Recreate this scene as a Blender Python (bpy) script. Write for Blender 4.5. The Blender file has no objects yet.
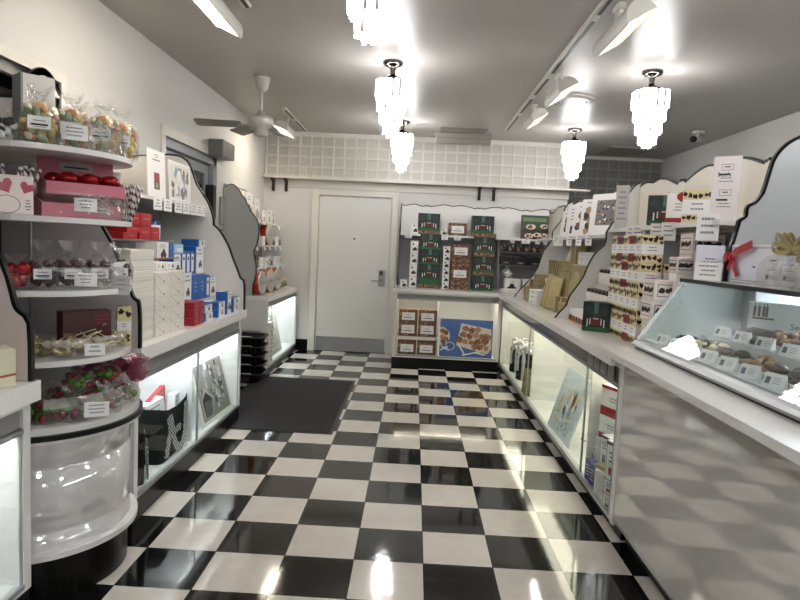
EXPOSURE = 0.78
LAMP, FLOOD, CASE = 12., 4., 26.
import bpy, math, random
from mathutils import Vector, Matrix
random.seed(7)
SC = bpy.context.scene
COL = SC.collection
PI = math.pi
ORD = ['first','second','third','fourth','fifth','sixth','seventh','eighth','ninth','tenth','eleventh','twelfth','thirteenth','fourteenth','fifteenth','sixteenth','seventeenth','eighteenth']
NUM = ['one','two','three','four','five','six','seven','eight','nine','ten']

# ------------------------------------------------------------------ materials
def lin(h):
    c = [int(h[i:i+2], 16)/255 for i in (0, 2, 4)]
    return tuple((x/12.92 if x <= .04045 else ((x+.055)/1.055)**2.4) for x in c)
MATS = {}
def mat(name, hexc, rough=.5, metal=0., spec=.5, emit=0., ehex=None, coat=0., vary=.06, vscale=30., bump=0., bscale=200., trans=0.):
    if name in MATS: return MATS[name]
    m = bpy.data.materials.new(name); m.use_nodes = True
    nt = m.node_tree; p = nt.nodes['Principled BSDF']
    c = lin(hexc)
    p.inputs['Roughness'].default_value = rough
    p.inputs['Metallic'].default_value = metal
    p.inputs['Specular IOR Level'].default_value = spec
    p.inputs['Coat Weight'].default_value = coat
    p.inputs['Coat Roughness'].default_value = .05
    p.inputs['Transmission Weight'].default_value = trans
    tc = nt.nodes.new('ShaderNodeTexCoord')
    no = nt.nodes.new('ShaderNodeTexNoise'); no.inputs['Scale'].default_value = vscale; no.inputs['Detail'].default_value = 3
    nt.links.new(tc.outputs['Object'], no.inputs['Vector'])
    mx = nt.nodes.new('ShaderNodeMix'); mx.data_type = 'RGBA'
    mx.inputs[6].default_value = tuple(x*(1-vary) for x in c)+(1,)
    mx.inputs[7].default_value = tuple(min(1, x*(1+vary)) for x in c)+(1,)
    nt.links.new(no.outputs['Fac'], mx.inputs[0]); nt.links.new(mx.outputs[2], p.inputs['Base Color'])
    if bump:
        n2 = nt.nodes.new('ShaderNodeTexNoise'); n2.inputs['Scale'].default_value = bscale; n2.inputs['Detail'].default_value = 2
        nt.links.new(tc.outputs['Object'], n2.inputs['Vector'])
        b = nt.nodes.new('ShaderNodeBump'); b.inputs['Strength'].default_value = bump; b.inputs['Distance'].default_value = .01
        nt.links.new(n2.outputs['Fac'], b.inputs['Height']); nt.links.new(b.outputs[0], p.inputs['Normal'])
    if emit:
        p.inputs['Emission Color'].default_value = lin(ehex or hexc)+(1,)
        p.inputs['Emission Strength'].default_value = emit
    m.diffuse_color = c+(1,)
    MATS[name] = m; return m

def glassy(name, tint='ffffff', ior=1.45, milk=0., milkhex='ffffff', rough=.02, bump=0., bscale=60., fmul=1.):
    """thin clear sheet: Fresnel mix of see-through and mirror, with a little milkiness"""
    if name in MATS: return MATS[name]
    m = bpy.data.materials.new(name); m.use_nodes = True
    nt = m.node_tree; nt.nodes.remove(nt.nodes['Principled BSDF'])
    out = nt.nodes['Material Output']
    tr = nt.nodes.new('ShaderNodeBsdfTransparent'); tr.inputs[0].default_value = lin(tint)+(1,)
    gl = nt.nodes.new('ShaderNodeBsdfGlossy'); gl.inputs['Roughness'].default_value = rough
    gl.inputs['Color'].default_value = (1, 1, 1, 1)
    fr = nt.nodes.new('ShaderNodeFresnel'); fr.inputs['IOR'].default_value = ior
    mx = nt.nodes.new('ShaderNodeMixShader')
    f = fr.outputs[0]
    if fmul != 1.:
        mm = nt.nodes.new('ShaderNodeMath'); mm.operation = 'MULTIPLY'; mm.use_clamp = True; mm.inputs[1].default_value = fmul
        nt.links.new(f, mm.inputs[0]); f = mm.outputs[0]
    nt.links.new(f, mx.inputs[0]); nt.links.new(tr.outputs[0], mx.inputs[1]); nt.links.new(gl.outputs[0], mx.inputs[2])
    o = mx.outputs[0]
    if milk:
        df = nt.nodes.new('ShaderNodeBsdfDiffuse'); df.inputs[0].default_value = lin(milkhex)+(1,)
        m2 = nt.nodes.new('ShaderNodeMixShader'); m2.inputs[0].default_value = milk
        nt.links.new(o, m2.inputs[1]); nt.links.new(df.outputs[0], m2.inputs[2]); o = m2.outputs[0]
    if bump:
        tc = nt.nodes.new('ShaderNodeTexCoord')
        n2 = nt.nodes.new('ShaderNodeTexNoise'); n2.inputs['Scale'].default_value = bscale
        nt.links.new(tc.outputs['Object'], n2.inputs['Vector'])
        b = nt.nodes.new('ShaderNodeBump'); b.inputs['Strength'].default_value = bump; b.inputs['Distance'].default_value = .02
        nt.links.new(n2.outputs['Fac'], b.inputs['Height'])
        for q in (gl, fr): nt.links.new(b.outputs[0], q.inputs['Normal'])
    nt.links.new(o, out.inputs['Surface'])
    MATS[name] = m; return m

def floor_mat():
    m = bpy.data.materials.new('checker_tile'); m.use_nodes = True
    nt = m.node_tree; p = nt.nodes['Principled BSDF']
    g = nt.nodes.new('ShaderNodeNewGeometry')
    mp = nt.nodes.new('ShaderNodeMapping'); mp.inputs['Scale'].default_value = (1/.3048,)*3
    mp.inputs['Location'].default_value = (60, 60, .5)
    nt.links.new(g.outputs['Position'], mp.inputs['Vector'])
    ck = nt.nodes.new('ShaderNodeTexChecker'); ck.inputs['Scale'].default_value = 1
    nt.links.new(mp.outputs[0], ck.inputs['Vector'])
    no = nt.nodes.new('ShaderNodeTexNoise'); no.inputs['Scale'].default_value = 2.2; no.inputs['Detail'].default_value = 5; no.inputs['Distortion'].default_value = 1.2
    nt.links.new(mp.outputs[0], no.inputs['Vector'])
    w = nt.nodes.new('ShaderNodeMix'); w.data_type = 'RGBA'
    w.inputs[6].default_value = lin('c9c3b9')+(1,); w.inputs[7].default_value = lin('e0dcd4')+(1,)
    nt.links.new(no.outputs['Fac'], w.inputs[0])
    k = nt.nodes.new('ShaderNodeMix'); k.data_type = 'RGBA'
    k.inputs[6].default_value = lin('0c0b0b')+(1,); k.inputs[7].default_value = lin('161514')+(1,)
    nt.links.new(no.outputs['Fac'], k.inputs[0])
    nt.links.new(k.outputs[2], ck.inputs['Color1' if FLIP else 'Color2']); nt.links.new(w.outputs[2], ck.inputs['Color2' if FLIP else 'Color1'])
    br = nt.nodes.new('ShaderNodeTexBrick'); br.offset = 0; br.squash = 1
    for nme, v in (('Scale', 1), ('Mortar Size', .007), ('Brick Width', 1), ('Row Height', 1), ('Mortar Smooth', .2)): br.inputs[nme].default_value = v
    nt.links.new(mp.outputs[0], br.inputs['Vector'])
    mx = nt.nodes.new('ShaderNodeMix'); mx.data_type = 'RGBA'
    mx.inputs[7].default_value = lin('1c1a18')+(1,)
    nt.links.new(br.outputs['Fac'], mx.inputs[0]); nt.links.new(ck.outputs['Color'], mx.inputs[6])
    nt.links.new(mx.outputs[2], p.inputs['Base Color'])
    p.inputs['Roughness'].default_value = .07; p.inputs['Specular IOR Level'].default_value = .62
    b = nt.nodes.new('ShaderNodeBump'); b.inputs['Strength'].default_value = .02; b.inputs['Distance'].default_value = .02
    nt.links.new(no.outputs['Fac'], b.inputs['Height']); nt.links.new(b.outputs[0], p.inputs['Normal'])
    return m
FLIP = True

# ------------------------------------------------------------------ mesh builder
FONT = {}
def glyphs(s):
    if s in FONT: return FONT[s]
    c = bpy.data.curves.new('t', 'FONT'); c.body = s; c.size = 1; c.resolution_u = 2; c.align_x = 'CENTER'
    o = bpy.data.objects.new('t', c); COL.objects.link(o)
    me = o.to_mesh()
    r = ([tuple(v.co[:2]) for v in me.vertices], [tuple(f.vertices) for f in me.polygons])
    o.to_mesh_clear(); bpy.data.objects.remove(o); bpy.data.curves.remove(c)
    FONT[s] = r; return r

class MB:
    def __init__(s): s.v = []; s.f = []; s.mi = []; s.mats = []; s.sm = []
    def _m(s, m):
        if m not in s.mats: s.mats.append(m)
        return s.mats.index(m)
    def add(s, vs, fs, m, smooth=False, M=None):
        b = len(s.v)
        s.v += [(M @ Vector(v)) if M is not None else Vector(v) for v in vs]
        k = s._m(m)
        for f in fs: s.f.append(tuple(b+i for i in f)); s.mi.append(k); s.sm.append(smooth)
        return s
    def box(s, x0, x1, y0, y1, z0, z1, m, bev=0., M=None):
        if x0 > x1: x0, x1 = x1, x0
        if y0 > y1: y0, y1 = y1, y0
        if z0 > z1: z0, z1 = z1, z0
        bev = min(bev, (x1-x0)*.3, (y1-y0)*.3, (z1-z0)*.3)
        if bev <= 0:
            vs = [(x, y, z) for z in (z0, z1) for y in (y0, y1) for x in (x0, x1)]
            return s.add(vs, [(0,2,3,1),(4,5,7,6),(0,1,5,4),(2,6,7,3),(0,4,6,2),(1,3,7,5)], m, False, M)
        # chamfered box: 24 verts
        vs = []; idx = {}
        X, Y, Z = (x0, x1), (y0, y1), (z0, z1)
        for i in (0, 1):
            for j in (0, 1):
                for k in (0, 1):
                    sx, sy, sz = (1-2*i)*bev, (1-2*j)*bev, (1-2*k)*bev
                    for a in range(3):
                        idx[i, j, k, a] = len(vs)
                        vs.append((X[i]+(0 if a == 0 else sx), Y[j]+(0 if a == 1 else sy), Z[k]+(0 if a == 2 else sz)))
        fs = []
        for i in (0, 1): fs.append([idx[i,0,0,0], idx[i,0,1,0], idx[i,1,1,0], idx[i,1,0,0]][::1 if i == 0 else -1])
        for j in (0, 1): fs.append([idx[0,j,0,1], idx[1,j,0,1], idx[1,j,1,1], idx[0,j,1,1]][::1 if j == 0 else -1])
        for k in (0, 1): fs.append([idx[0,0,k,2], idx[0,1,k,2], idx[1,1,k,2], idx[1,0,k,2]][::1 if k == 0 else -1])
        for i in (0, 1):
            for j in (0, 1): fs.append([idx[i,j,0,0], idx[i,j,0,1], idx[i,j,1,1], idx[i,j,1,0]])
            for k in (0, 1): fs.append([idx[i,0,k,0], idx[i,1,k,0], idx[i,1,k,2], idx[i,0,k,2]])
        for j in (0, 1):
            for k in (0, 1): fs.append([idx[0,j,k,1], idx[1,j,k,1], idx[1,j,k,2], idx[0,j,k,2]])
        for i in (0, 1):
            for j in (0, 1):
                for k in (0, 1): fs.append([idx[i,j,k,0], idx[i,j,k,1], idx[i,j,k,2]])
        return s.add(vs, fs, m, False, M)
    def prism(s, pts, plane, a, b, m, M=None):
        """polygon pts extruded from a to b along the axis missing from plane ('xz','yz','xy')"""
        def P(p, t): return {'xz': (p[0], t, p[1]), 'yz': (t, p[0], p[1]), 'xy': (p[0], p[1], t)}[plane]
        n = len(pts)
        vs = [P(p, a) for p in pts]+[P(p, b) for p in pts]
        fs = [tuple(range(n)), tuple(range(2*n-1, n-1, -1))]+[(i, n+i, n+(i+1) % n, (i+1) % n) for i in range(n)]
        return s.add(vs, fs, m, False, M)
    def lathe(s, prof, m, c=(0, 0, 0), n=24, a0=0., a1=2*PI, smooth=True, M=None, rad=None):
        full = abs(a1-a0-2*PI) < 1e-6
        k = n if full else n+1
        vs = []
        for r, z in prof:
            for i in range(k):
                a = a0+(a1-a0)*i/n
                rr = r*(rad(i) if rad else 1)
                vs.append((c[0]+rr*math.cos(a), c[1]+rr*math.sin(a), c[2]+z))
        fs = []
        for j in range(len(prof)-1):
            for i in range(n if full else n):
                i2 = (i+1) % k
                fs.append((j*k+i, j*k+i2, (j+1)*k+i2, (j+1)*k+i))
        return s.add(vs, fs, m, smooth, M)
    def disc(s, r, z0, z1, m, c=(0, 0), n=32, M=None):
        return s.lathe([(0.0001, z0), (r, z0), (r, z1), (0.0001, z1)], m, (c[0], c[1], 0), n, smooth=False, M=M)
    def tube(s, pts, r, m, n=8, M=None, closed=False, rs=None):
        pts = [Vector(p) for p in pts]; N = len(pts); vs = []
        up = None
        for i, p in enumerate(pts):
            if closed: t = pts[(i+1) % N]-pts[i-1]
            else: t = pts[min(i+1, N-1)]-pts[max(i-1, 0)]
            t = t.normalized() if t.length > 1e-9 else Vector((0, 0, 1))
            if up is None: up = Vector((0, 0, 1)) if abs(t.z) < .9 else Vector((1, 0, 0))
            x = t.cross(up)
            if x.length < 1e-6: x = t.cross(Vector((1, .3, 0)))
            x.normalize(); y = t.cross(x).normalized(); up = -y if False else up
            rr = rs[i] if rs else r
            for k in range(n):
                a = 2*PI*k/n; vs.append(p+x*(rr*math.cos(a))+y*(rr*math.sin(a)))
        fs = []
        for i in range(N if closed else N-1):
            j = (i+1) % N
            for k in range(n): fs.append((i*n+k, i*n+(k+1) % n, j*n+(k+1) % n, j*n+k))
        if not closed: fs += [tuple(range(n))[::-1], tuple((N-1)*n+k for k in range(n))]
        return s.add(vs, fs, m, n > 5, M)
    def ball(s, c, r, m, n=10, k=7, M=None, jit=0.):
        """ellipsoid, r scalar or triple"""
        r = (r,)*3 if not hasattr(r, '__len__') else r
        vs = [(c[0], c[1], c[2]-r[2])]; 
        for j in range(1, k):
            t = PI*j/k
            for i in range(n):
                a = 2*PI*i/n; q = 1+random.uniform(-jit, jit)
                vs.append((c[0]+q*r[0]*math.sin(t)*math.cos(a), c[1]+q*r[1]*math.sin(t)*math.sin(a), c[2]-q*r[2]*math.cos(t)))
        vs.append((c[0], c[1], c[2]+r[2])); fs = []
        for i in range(n): fs.append((0, 1+(i+1) % n, 1+i)); fs.append((len(vs)-1, 1+(k-2)*n+i, 1+(k-2)*n+(i+1) % n))
        for j in range(k-2):
            for i in range(n): a = 1+j*n; fs.append((a+i, a+(i+1) % n, a+n+(i+1) % n, a+n+i))
        return s.add(vs, fs, m, True, M)
    # --- flat print on the face of a box -------------------------------
    def print_poly(s, fr, uv, m, off=.0006, M=None):
        o, U, V, N = fr
        vs = [o+U*u+V*v+N*off for u, v in uv]
        return s.add(vs, [tuple(range(len(uv)))], m, False, M)
    def print_rect(s, fr, u0, v0, u1, v1, m, off=.0006, M=None): return s.print_poly(fr, [(u0, v0), (u1, v0), (u1, v1), (u0, v1)], m, off, M)
    def print_text(s, fr, t, u, v, h, m, off=.0012, wide=None, M=None):
        vs, fs = glyphs(t)
        k = h/.72
        if wide:
            w = max(p[0] for p in vs)-min(p[0] for p in vs)
            kx = wide/max(w, 1e-6)
        else: kx = k
        o, U, V, N = fr
        return s.add([o+U*(u+x*kx)+V*(v+y*k)+N*off for x, y in vs], fs, m, False, M)
    def build(s, name, parent=None, org=None, weld=False):
        me = bpy.data.meshes.new(name)
        if org is None:
            q = parent
            while q is not None and not q.get('_w'): q = q.parent
            org = q.location if q is not None else (0, 0, 0)
        org = Vector(org)
        me.from_pydata([tuple(v-org) for v in s.v], [], s.f)
        for m in s.mats: me.materials.append(m)
        me.polygons.foreach_set('material_index', s.mi); me.polygons.foreach_set('use_smooth', s.sm)
        me.update()
        o = bpy.data.objects.new(name, me); COL.objects.link(o)
        if parent is not None: o.parent = parent
        return o
V3 = Vector
def face(which, w, d, h):
    """frame of a face of a box w x d x h, base centred on the origin; u,v in metres from its lower left corner as seen"""
    return {'F': (V3((-w/2, -d/2, 0)), V3((1,0,0)), V3((0,0,1)), V3((0,-1,0))),
            'B': (V3((w/2, d/2, 0)), V3((-1,0,0)), V3((0,0,1)), V3((0,1,0))),
            'R': (V3((w/2, -d/2, 0)), V3((0,1,0)), V3((0,0,1)), V3((1,0,0))),
            'L': (V3((-w/2, d/2, 0)), V3((0,-1,0)), V3((0,0,1)), V3((-1,0,0))),
            'T': (V3((-w/2, -d/2, h)), V3((1,0,0)), V3((0,1,0)), V3((0,0,1)))}[which]

def tag(o, label=None, cat=None, group=None, kind=None):
    if label: o['label'] = label
    if cat: o['category'] = cat
    if group: o['group'] = group
    if kind: o['kind'] = kind
    return o
def thing(name, label, cat, loc=(0,0,0), rz=0., group=None, world=True):
    """Empty at a thing's base; parts are then given in world coordinates (world) or in its own frame"""
    o = bpy.data.objects.new(name, None); COL.objects.link(o)
    o.location = loc; o.rotation_euler = (0, 0, rz); o.empty_display_size = .05
    if world: o['_w'] = 1
    return tag(o, label, cat, group)
def put(src, name, label, cat, loc, rz=0., group=None, rx=0., ry=0., sc=None):
    """place a one-mesh thing (an object made by build) or copy it when it is placed already"""
    if src.get('used'):
        o = src.copy(); COL.objects.link(o)
        kids = [(c, c.copy()) for c in src.children]
        for c, k in kids:
            k.parent = o; COL.objects.link(k)
    else: o = src; src['used'] = 1
    o.name = name
    o.location = loc; o.rotation_euler = (rx, ry, rz)
    if sc: o.scale = (sc,)*3 if not hasattr(sc, '__len__') else sc
    for key in ('group',):
        if key in o.keys(): del o[key]
    return tag(o, label, cat, group)
def smooth_path(pts, cusps=(), n=5):
    """Catmull-Rom through pts; a cusp index breaks the tangent"""
    out = []
    N = len(pts)
    for i in range(N-1):
        p1, p2 = pts[i], pts[i+1]
        p0 = pts[i-1] if i > 0 and i not in cusps else p1
        p3 = pts[i+2] if i+2 < N and (i+1) not in cusps else p2
        for k in range(n):
            t = k/n
            out.append(tuple(.5*((2*b)+(-a+c)*t+(2*a-5*b+4*c-d)*t*t+(-a+3*b-3*c+d)*t**3) for a, b, c, d in zip(p0, p1, p2, p3)))
    out.append(tuple(pts[-1])); return out

# ------------------------------------------------------------------ palette
WALL = mat('wall_paint', 'cfcdc8', .55, vary=.03, vscale=2, bump=.05, bscale=300)
CEIL = mat('ceiling_gloss_paint', 'aba7a1', .34, spec=.16, vary=.03, vscale=1.5, bump=.06, bscale=140)
WHT = mat('white_laminate', 'dedcd8', .25, spec=.5, vary=.02)
WHT2 = mat('white_paint_trim', 'd8d4ca', .4, vary=.02)
SOLID = mat('white_counter_slab', 'ece9e5', .1, spec=.5, vary=.03, vscale=60)
GRY = mat('grey_laminate', 'd3d1cd', .015, metal=.22, spec=.7, vary=.02)
GREYP = mat('grey_panel', '8f9192', .4, vary=.03)
BLK = mat('black_gloss', '0b0b0b', .3, spec=.22, vary=.1)
BLKM = mat('black_plastic', '0f0f10', .45, vary=.2)
EDGE = mat('black_edge_band', '080808', .35)
CREAM = mat('cream_board', 'e3ddd0', .4, vary=.02)
LIGHTIN = mat('white_case_lining', 'e4e4e2', .35, vary=.02)
STEEL = mat('brushed_steel', 'a9aaab', .3, metal=.9)
CHROME = mat('dark_chrome', '6c6661', .15, metal=1.)
PAPER = mat('white_card', 'e9e8e6', .5, vary=.02)
PAPER2 = mat('warm_white_carton', 'dfdad0', .45, vary=.03)
INK = mat('dark_ink', '2a2828', .6)
INKG = mat('grey_ink', '87858a', .6)
RED = mat('red_carton', 'a3171e', .35, vary=.12)
REDD = mat('dark_red_carton', '4c0d12', .35, vary=.15)
REDR = mat('red_ribbon', 'b3121d', .3, vary=.15)
BLUE = mat('blue_carton', '1f5ba3', .35, vary=.08)
LBLUE = mat('light_blue_carton', '9cc3df', .4)
BROWN = mat('chocolate_brown', '2c1712', .4, vary=.3)
DBROWN = mat('dark_chocolate', '1b0f0c', .3, vary=.3)
NUT = mat('nut_brown', '6a4731', .5, vary=.45, vscale=90)
NUTL = mat('pale_nut', 'a98a66', .5, vary=.4, vscale=90)
GOLD = mat('gold_foil', 'b5a678', .3, metal=.5, vary=.2, vscale=20)
GOLDM = mat('matt_gold_paper', '9a8a63', .4, metal=.25, vary=.2, vscale=14)
PINK = mat('pink_carton', 'cf7c8d', .45, vary=.06)
PINKL = mat('pale_pink_carton', 'e6d9d3', .45, vary=.03)
GREEN = mat('green_carton', '1d5a30', .45, vary=.1)
GREENF = mat('green_foil', '5d9a2c', .25, metal=.4, vary=.3)
DGREEN = mat('dark_green_carton', '16241d', .4, vary=.15)
REDF = mat('red_foil', 'a01018', .22, metal=.4, vary=.3)
PURP = mat('purple_print', '4b3a86', .45)
CELLO = glassy('cellophane', 'ffffff', 1.45, .02, 'ffffff', .08, bump=.7, bscale=45, fmul=.5)
ACRY = glassy('clear_acrylic', 'fbfbfb', 1.45, .015, fmul=.45)
GLASS = glassy('show_glass', 'f6faf8', 1.5, .0, fmul=.08)
TAPE = mat('masking_grey', '7b7c7e', .5)
# ------------------------------------------------------------------ camera
cam = bpy.data.cameras.new('camera'); co = bpy.data.objects.new('camera', cam); COL.objects.link(co)
yaw, pitch, roll = -.0200456, -.087727, .0478565
fw = V3((math.sin(yaw)*math.cos(pitch), math.cos(yaw)*math.cos(pitch), math.sin(pitch)))
rt = V3((math.cos(yaw), -math.sin(yaw), 0)); up = rt.cross(fw)
r_ = rt*math.cos(roll)+up*math.sin(roll); u_ = -rt*math.sin(roll)+up*math.cos(roll)
M = Matrix((r_, u_, -fw)).transposed().to_4x4(); M.translation = V3((-.10455, -2.58741, 1.38024))
co.matrix_world = M; cam.sensor_width = 36; cam.lens = 36*615.165/800; cam.clip_start = .02
SC.camera = co
SC.view_settings.view_transform = 'Standard'; SC.view_settings.look = 'None'; SC.view_settings.gamma = 1; SC.view_settings.exposure = EXPOSURE
w = bpy.data.worlds.new('world'); SC.world = w; w.use_nodes = True
w.node_tree.nodes['Background'].inputs[0].default_value = (.5, .55, .62, 1); w.node_tree.nodes['Background'].inputs[1].default_value = .05

# ------------------------------------------------------------------ shell
XL, XR, YB, YR, YF, ZC = -2.02, 3.2, 5.15, 6.03, -5.2, 2.72
def struct(name, mb, kids=()):
    o = mb.build(name); o['kind'] = 'structure'; return o
m = MB(); m.box(XL-.3, XR+.3, YF-.3, YR+.3, -.1, 0, floor_mat()); struct('floor', m)
m = MB(); m.box(XL-.3, XR+.3, YF-.3, YR+.3, ZC, ZC+.1, CEIL); struct('ceiling', m)
# left wall with the shop window and the entrance cut out
WY0, WY1, WZ0, WZ1 = -1.9, .70, .72, 2.15
DY0, DY1, DZ = 2.06, 3.30, 2.12
m = MB()
for a in ((YF, WY0, 0, ZC), (WY0, WY1, 0, WZ0), (WY0, WY1, WZ1, ZC), (WY1, DY0, 0, ZC), (DY0, DY1, DZ, ZC), (DY1, YR, 0, ZC)):
    m.box(XL-.16, XL, a[0], a[1], a[2], a[3], WALL)
struct('wall_left', m)
m = MB(); m.box(XR, XR+.16, YF, YR, 0, ZC, WALL); struct('wall_right', m)
m = MB()
for a in ((XL, -1.33, 0, ZC), (-1.33, -.40, 1.97, ZC), (-.40, 1.75, 0, ZC)): m.box(a[0], a[1], YB, YB+.12, a[2], a[3], WALL)
m.box(1.63, 1.75, YB+.12, YR, 0, ZC, WALL)
struct('wall_back', m)
m = MB(); m.box(1.75, XR, YR, YR+.12, 0, ZC, mat('recess_shade_wall', '8f8d89', .55)); struct('wall_recess', m)  # wall colour greyed to hold the dimness of the recess
m = MB(); m.box(XL-.16, XR+.16, YF-.16, YF, 0, ZC, WALL); struct('wall_front', m)
# shop window: frame, dark pane, what stands in the dark street behind it
FRM = mat('grey_window_frame', '8a8884', .4)
NIGHT = glassy('dark_pane', '4b4a4a', 1.5, .0)
m = MB()
for y in (WY0, -.42, WY1-.05): m.box(XL-.11, XL-.03, y, y+.05, WZ0, WZ1, FRM)
for z in (WZ0, WZ1-.05): m.box(XL-.11, XL-.03, WY0, WY1, z, z+.05, FRM)
m.box(XL-.07, XL-.06, WY0+.05, WY1-.05, WZ0+.05, WZ1-.05, NIGHT)
m.box(XL-.02, XL+.012, WY0-.05, WY1+.05, WZ1, WZ1+.05, WHT2); m.box(XL-.02, XL+.012, WY1, WY1+.05, WZ0, WZ1, WHT2)
struct('window_1', m)
STREET = mat('dark_street_wall', '35322f', .8, vary=.4, vscale=1.2)
m = MB(); m.box(XL-1.3, XL-1.2, -3, 4.6, -.1, 3, STREET); struct('wall_street', m)
m = MB(); m.box(XL-1.3, XL-.16, -3, 4.6, -.1, 0, STREET); struct('ground', m)
# entrance door in the left wall
ALU = mat('anodised_frame', '9b9da0', .35, metal=.5)
m = MB()
for y in (DY0, DY1-.07): m.box(XL-.15, XL-.01, y, y+.07, 0, DZ, ALU)
m.box(XL-.15, XL-.01, DY0, DY1, DZ-.07, DZ, ALU)
m.box(XL-.02, XL+.015, DY0-.07, DY1+.07, DZ, DZ+.07, WHT2); m.box(XL-.02, XL+.015, DY0-.07, DY0, 0, DZ, WHT2)
d2 = struct('door_2', m)
m = MB()
for y in (DY0+.08, DY1-.16): m.box(XL-.1, XL-.055, y, y+.08, .01, DZ-.08, ALU)
for z in (.01, 1.0, DZ-.16): m.box(XL-.1, XL-.055, DY0+.16, DY1-.16, z, z+.08, ALU)
m.box(XL-.08, XL-.074, DY0+.15, DY1-.15, .08, DZ-.12, NIGHT); o = m.build('door_leaf', d2)
m = MB(); m.tube([(XL-.01, DY1-.2, .85), (XL+.03, DY1-.2, .87), (XL+.03, DY1-.2, 1.25), (XL-.01, DY1-.2, 1.27)], .012, STEEL); m.build('door_handle', d2)
m = MB(); m.box(XL-.05, XL+.03, DY1-.17, DY1-.09, 1.55, 1.86, BLKM, .006); m.build('door_lock', d2)
DK = mat('dark_grey_housing', '6f6e6a', .45)
m = MB(); m.box(XL+.012, XL+.15, DY1-.30, DY1+.06, DZ-.01, DZ+.14, DK, .008)
t = m.build('door_closer'); tag(t, 'grey box shaped closer mounted over the entrance door in the left wall', 'door closer')
# white rear door
m = MB()
for a in ((-1.41, -1.325), (-.415, -.33)): m.box(a[0], a[1], YB-.03, YB+.1, 0, 1.97, WHT2, .004)
m.box(-1.41, -.33, YB-.03, YB+.1, 1.965, 2.04, WHT2, .004)
d1 = struct('door_1', m)
DOORP = mat('door_paint', 'd6d5cf', .35, vary=.02)
m = MB(); m.box(-1.322, -.418, YB+.005, YB+.05, .012, 1.962, DOORP, .003); m.build('door_leaf', d1)
m = MB(); m.box(-1.31, -.43, YB-.001, YB+.006, .02, .19, STEEL); o = m.build('kick_plate', d1); o['label'] = 'brushed steel kick plate'
m = MB(); m.box(-.545, -.462, YB-.012, YB+.005, .86, 1.06, STEEL, .004); m.box(-.535, -.49, YB-.02, YB-.01, 1.0, 1.05, BLKM, .003)
m.tube([(-.51, YB-.01, .93), (-.51, YB-.06, .93), (-.53, YB-.065, .93), (-.63, YB-.065, .93)], .011, STEEL); m.build('door_handle', d1)
m = MB(); m.lathe([(.0001, 0), (.012, 0), (.012, .01), (.0001, .012)], BLKM, n=12, M=Matrix.Translation((-.87, YB+.005, 1.44)) @ Matrix.Rotation(PI/2, 4, 'X')); m.build('peephole', d1)
# black cove bases
m = MB(); m.box(-1.70, -1.41, YB-.02, YB, 0, .14, BLK); m.box(-.33, -.29, YB-.02, YB, 0, .14, BLK); struct('baseboard_back', m)
m = MB(); m.box(XL, XL+.015, 3.37, 3.5, 0, .14, BLK); m.box(XL, XL+.015, 1.98, 1.99, 0, .14, BLK); struct('baseboard_left', m)
# flat fascia, lattice panels
m = MB(); m.box(XL, 1.76, YB-.02, YB, 2.045, 2.14, WHT2, .003); m.box(XL, 1.76, YB-.02, YB, 2.17, 2.2, WHT2); struct('trim_1', m)
LAT = mat('lattice_back', 'c5c2b8', .5, vary=.03)
def lattice(x0, x1, z0, z1, y, px, pz, name, LAT=LAT, WHT2=WHT2):
    m = MB(); m.box(x0, x1, y-.012, y-.002, z0, z1, LAT)
    n = round((x1-x0)/px)
    for i in range(n+1):
        x = x0+(x1-x0)*i/n; m.box(x-.010, x+.010, y-.034, y-.012, z0, z1, WHT2)
    n = round((z1-z0)/pz)
    for i in range(n+1):
        z = z0+(z1-z0)*i/n; m.box(x0, x1, y-.036, y-.014, z-.011, z+.011, WHT2)
    struct(name, m)
lattice(XL+.02, 1.745, 2.17, 2.68, YB, .139, .128, 'trim_2')
lattice(1.77, XR-.01, 1.66, 2.68, YR, .142, .128, 'trim_3', mat('recess_shade_lattice_back', '7d7b77', .5), mat('recess_shade_lattice', '8f8d88', .5))  # recess lattice: its shade is put into both grey colours
m = MB(); m.box(XL, 1.75, YB-.05, YB, 2.68, 2.72, WHT2); m.box(1.75, XR, YR-.05, YR, 2.68, 2.72, WHT2); struct('trim_4', m)
# wall shelf with black brackets
t = thing('wall_shelf', 'long white ledge shelf across the back wall under the lattice', 'shelf', (0, YB-.1, 2.14))
m = MB(); m.box(XL+.001, 1.98, YB-.17, YB-.037, 2.14, 2.165, WHT2, .004); m.build('board', t)
for x in (-1.90, -1.74, .655, .835):
    m = MB(); m.box(x-.018, x+.018, YB-.14, YB-.021, 2.118, 2.139, BLKM, .003); m.box(x-.018, x+.018, YB-.045, YB-.021, 1.985, 2.12, BLKM, .003)
    m.prism([(YB-.13, 2.12), (YB-.045, 2.12), (YB-.045, 2.03)], 'yz', x-.006, x+.006, BLKM)
    m.build('bracket', t)['label'] = 'black bracket'

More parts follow.
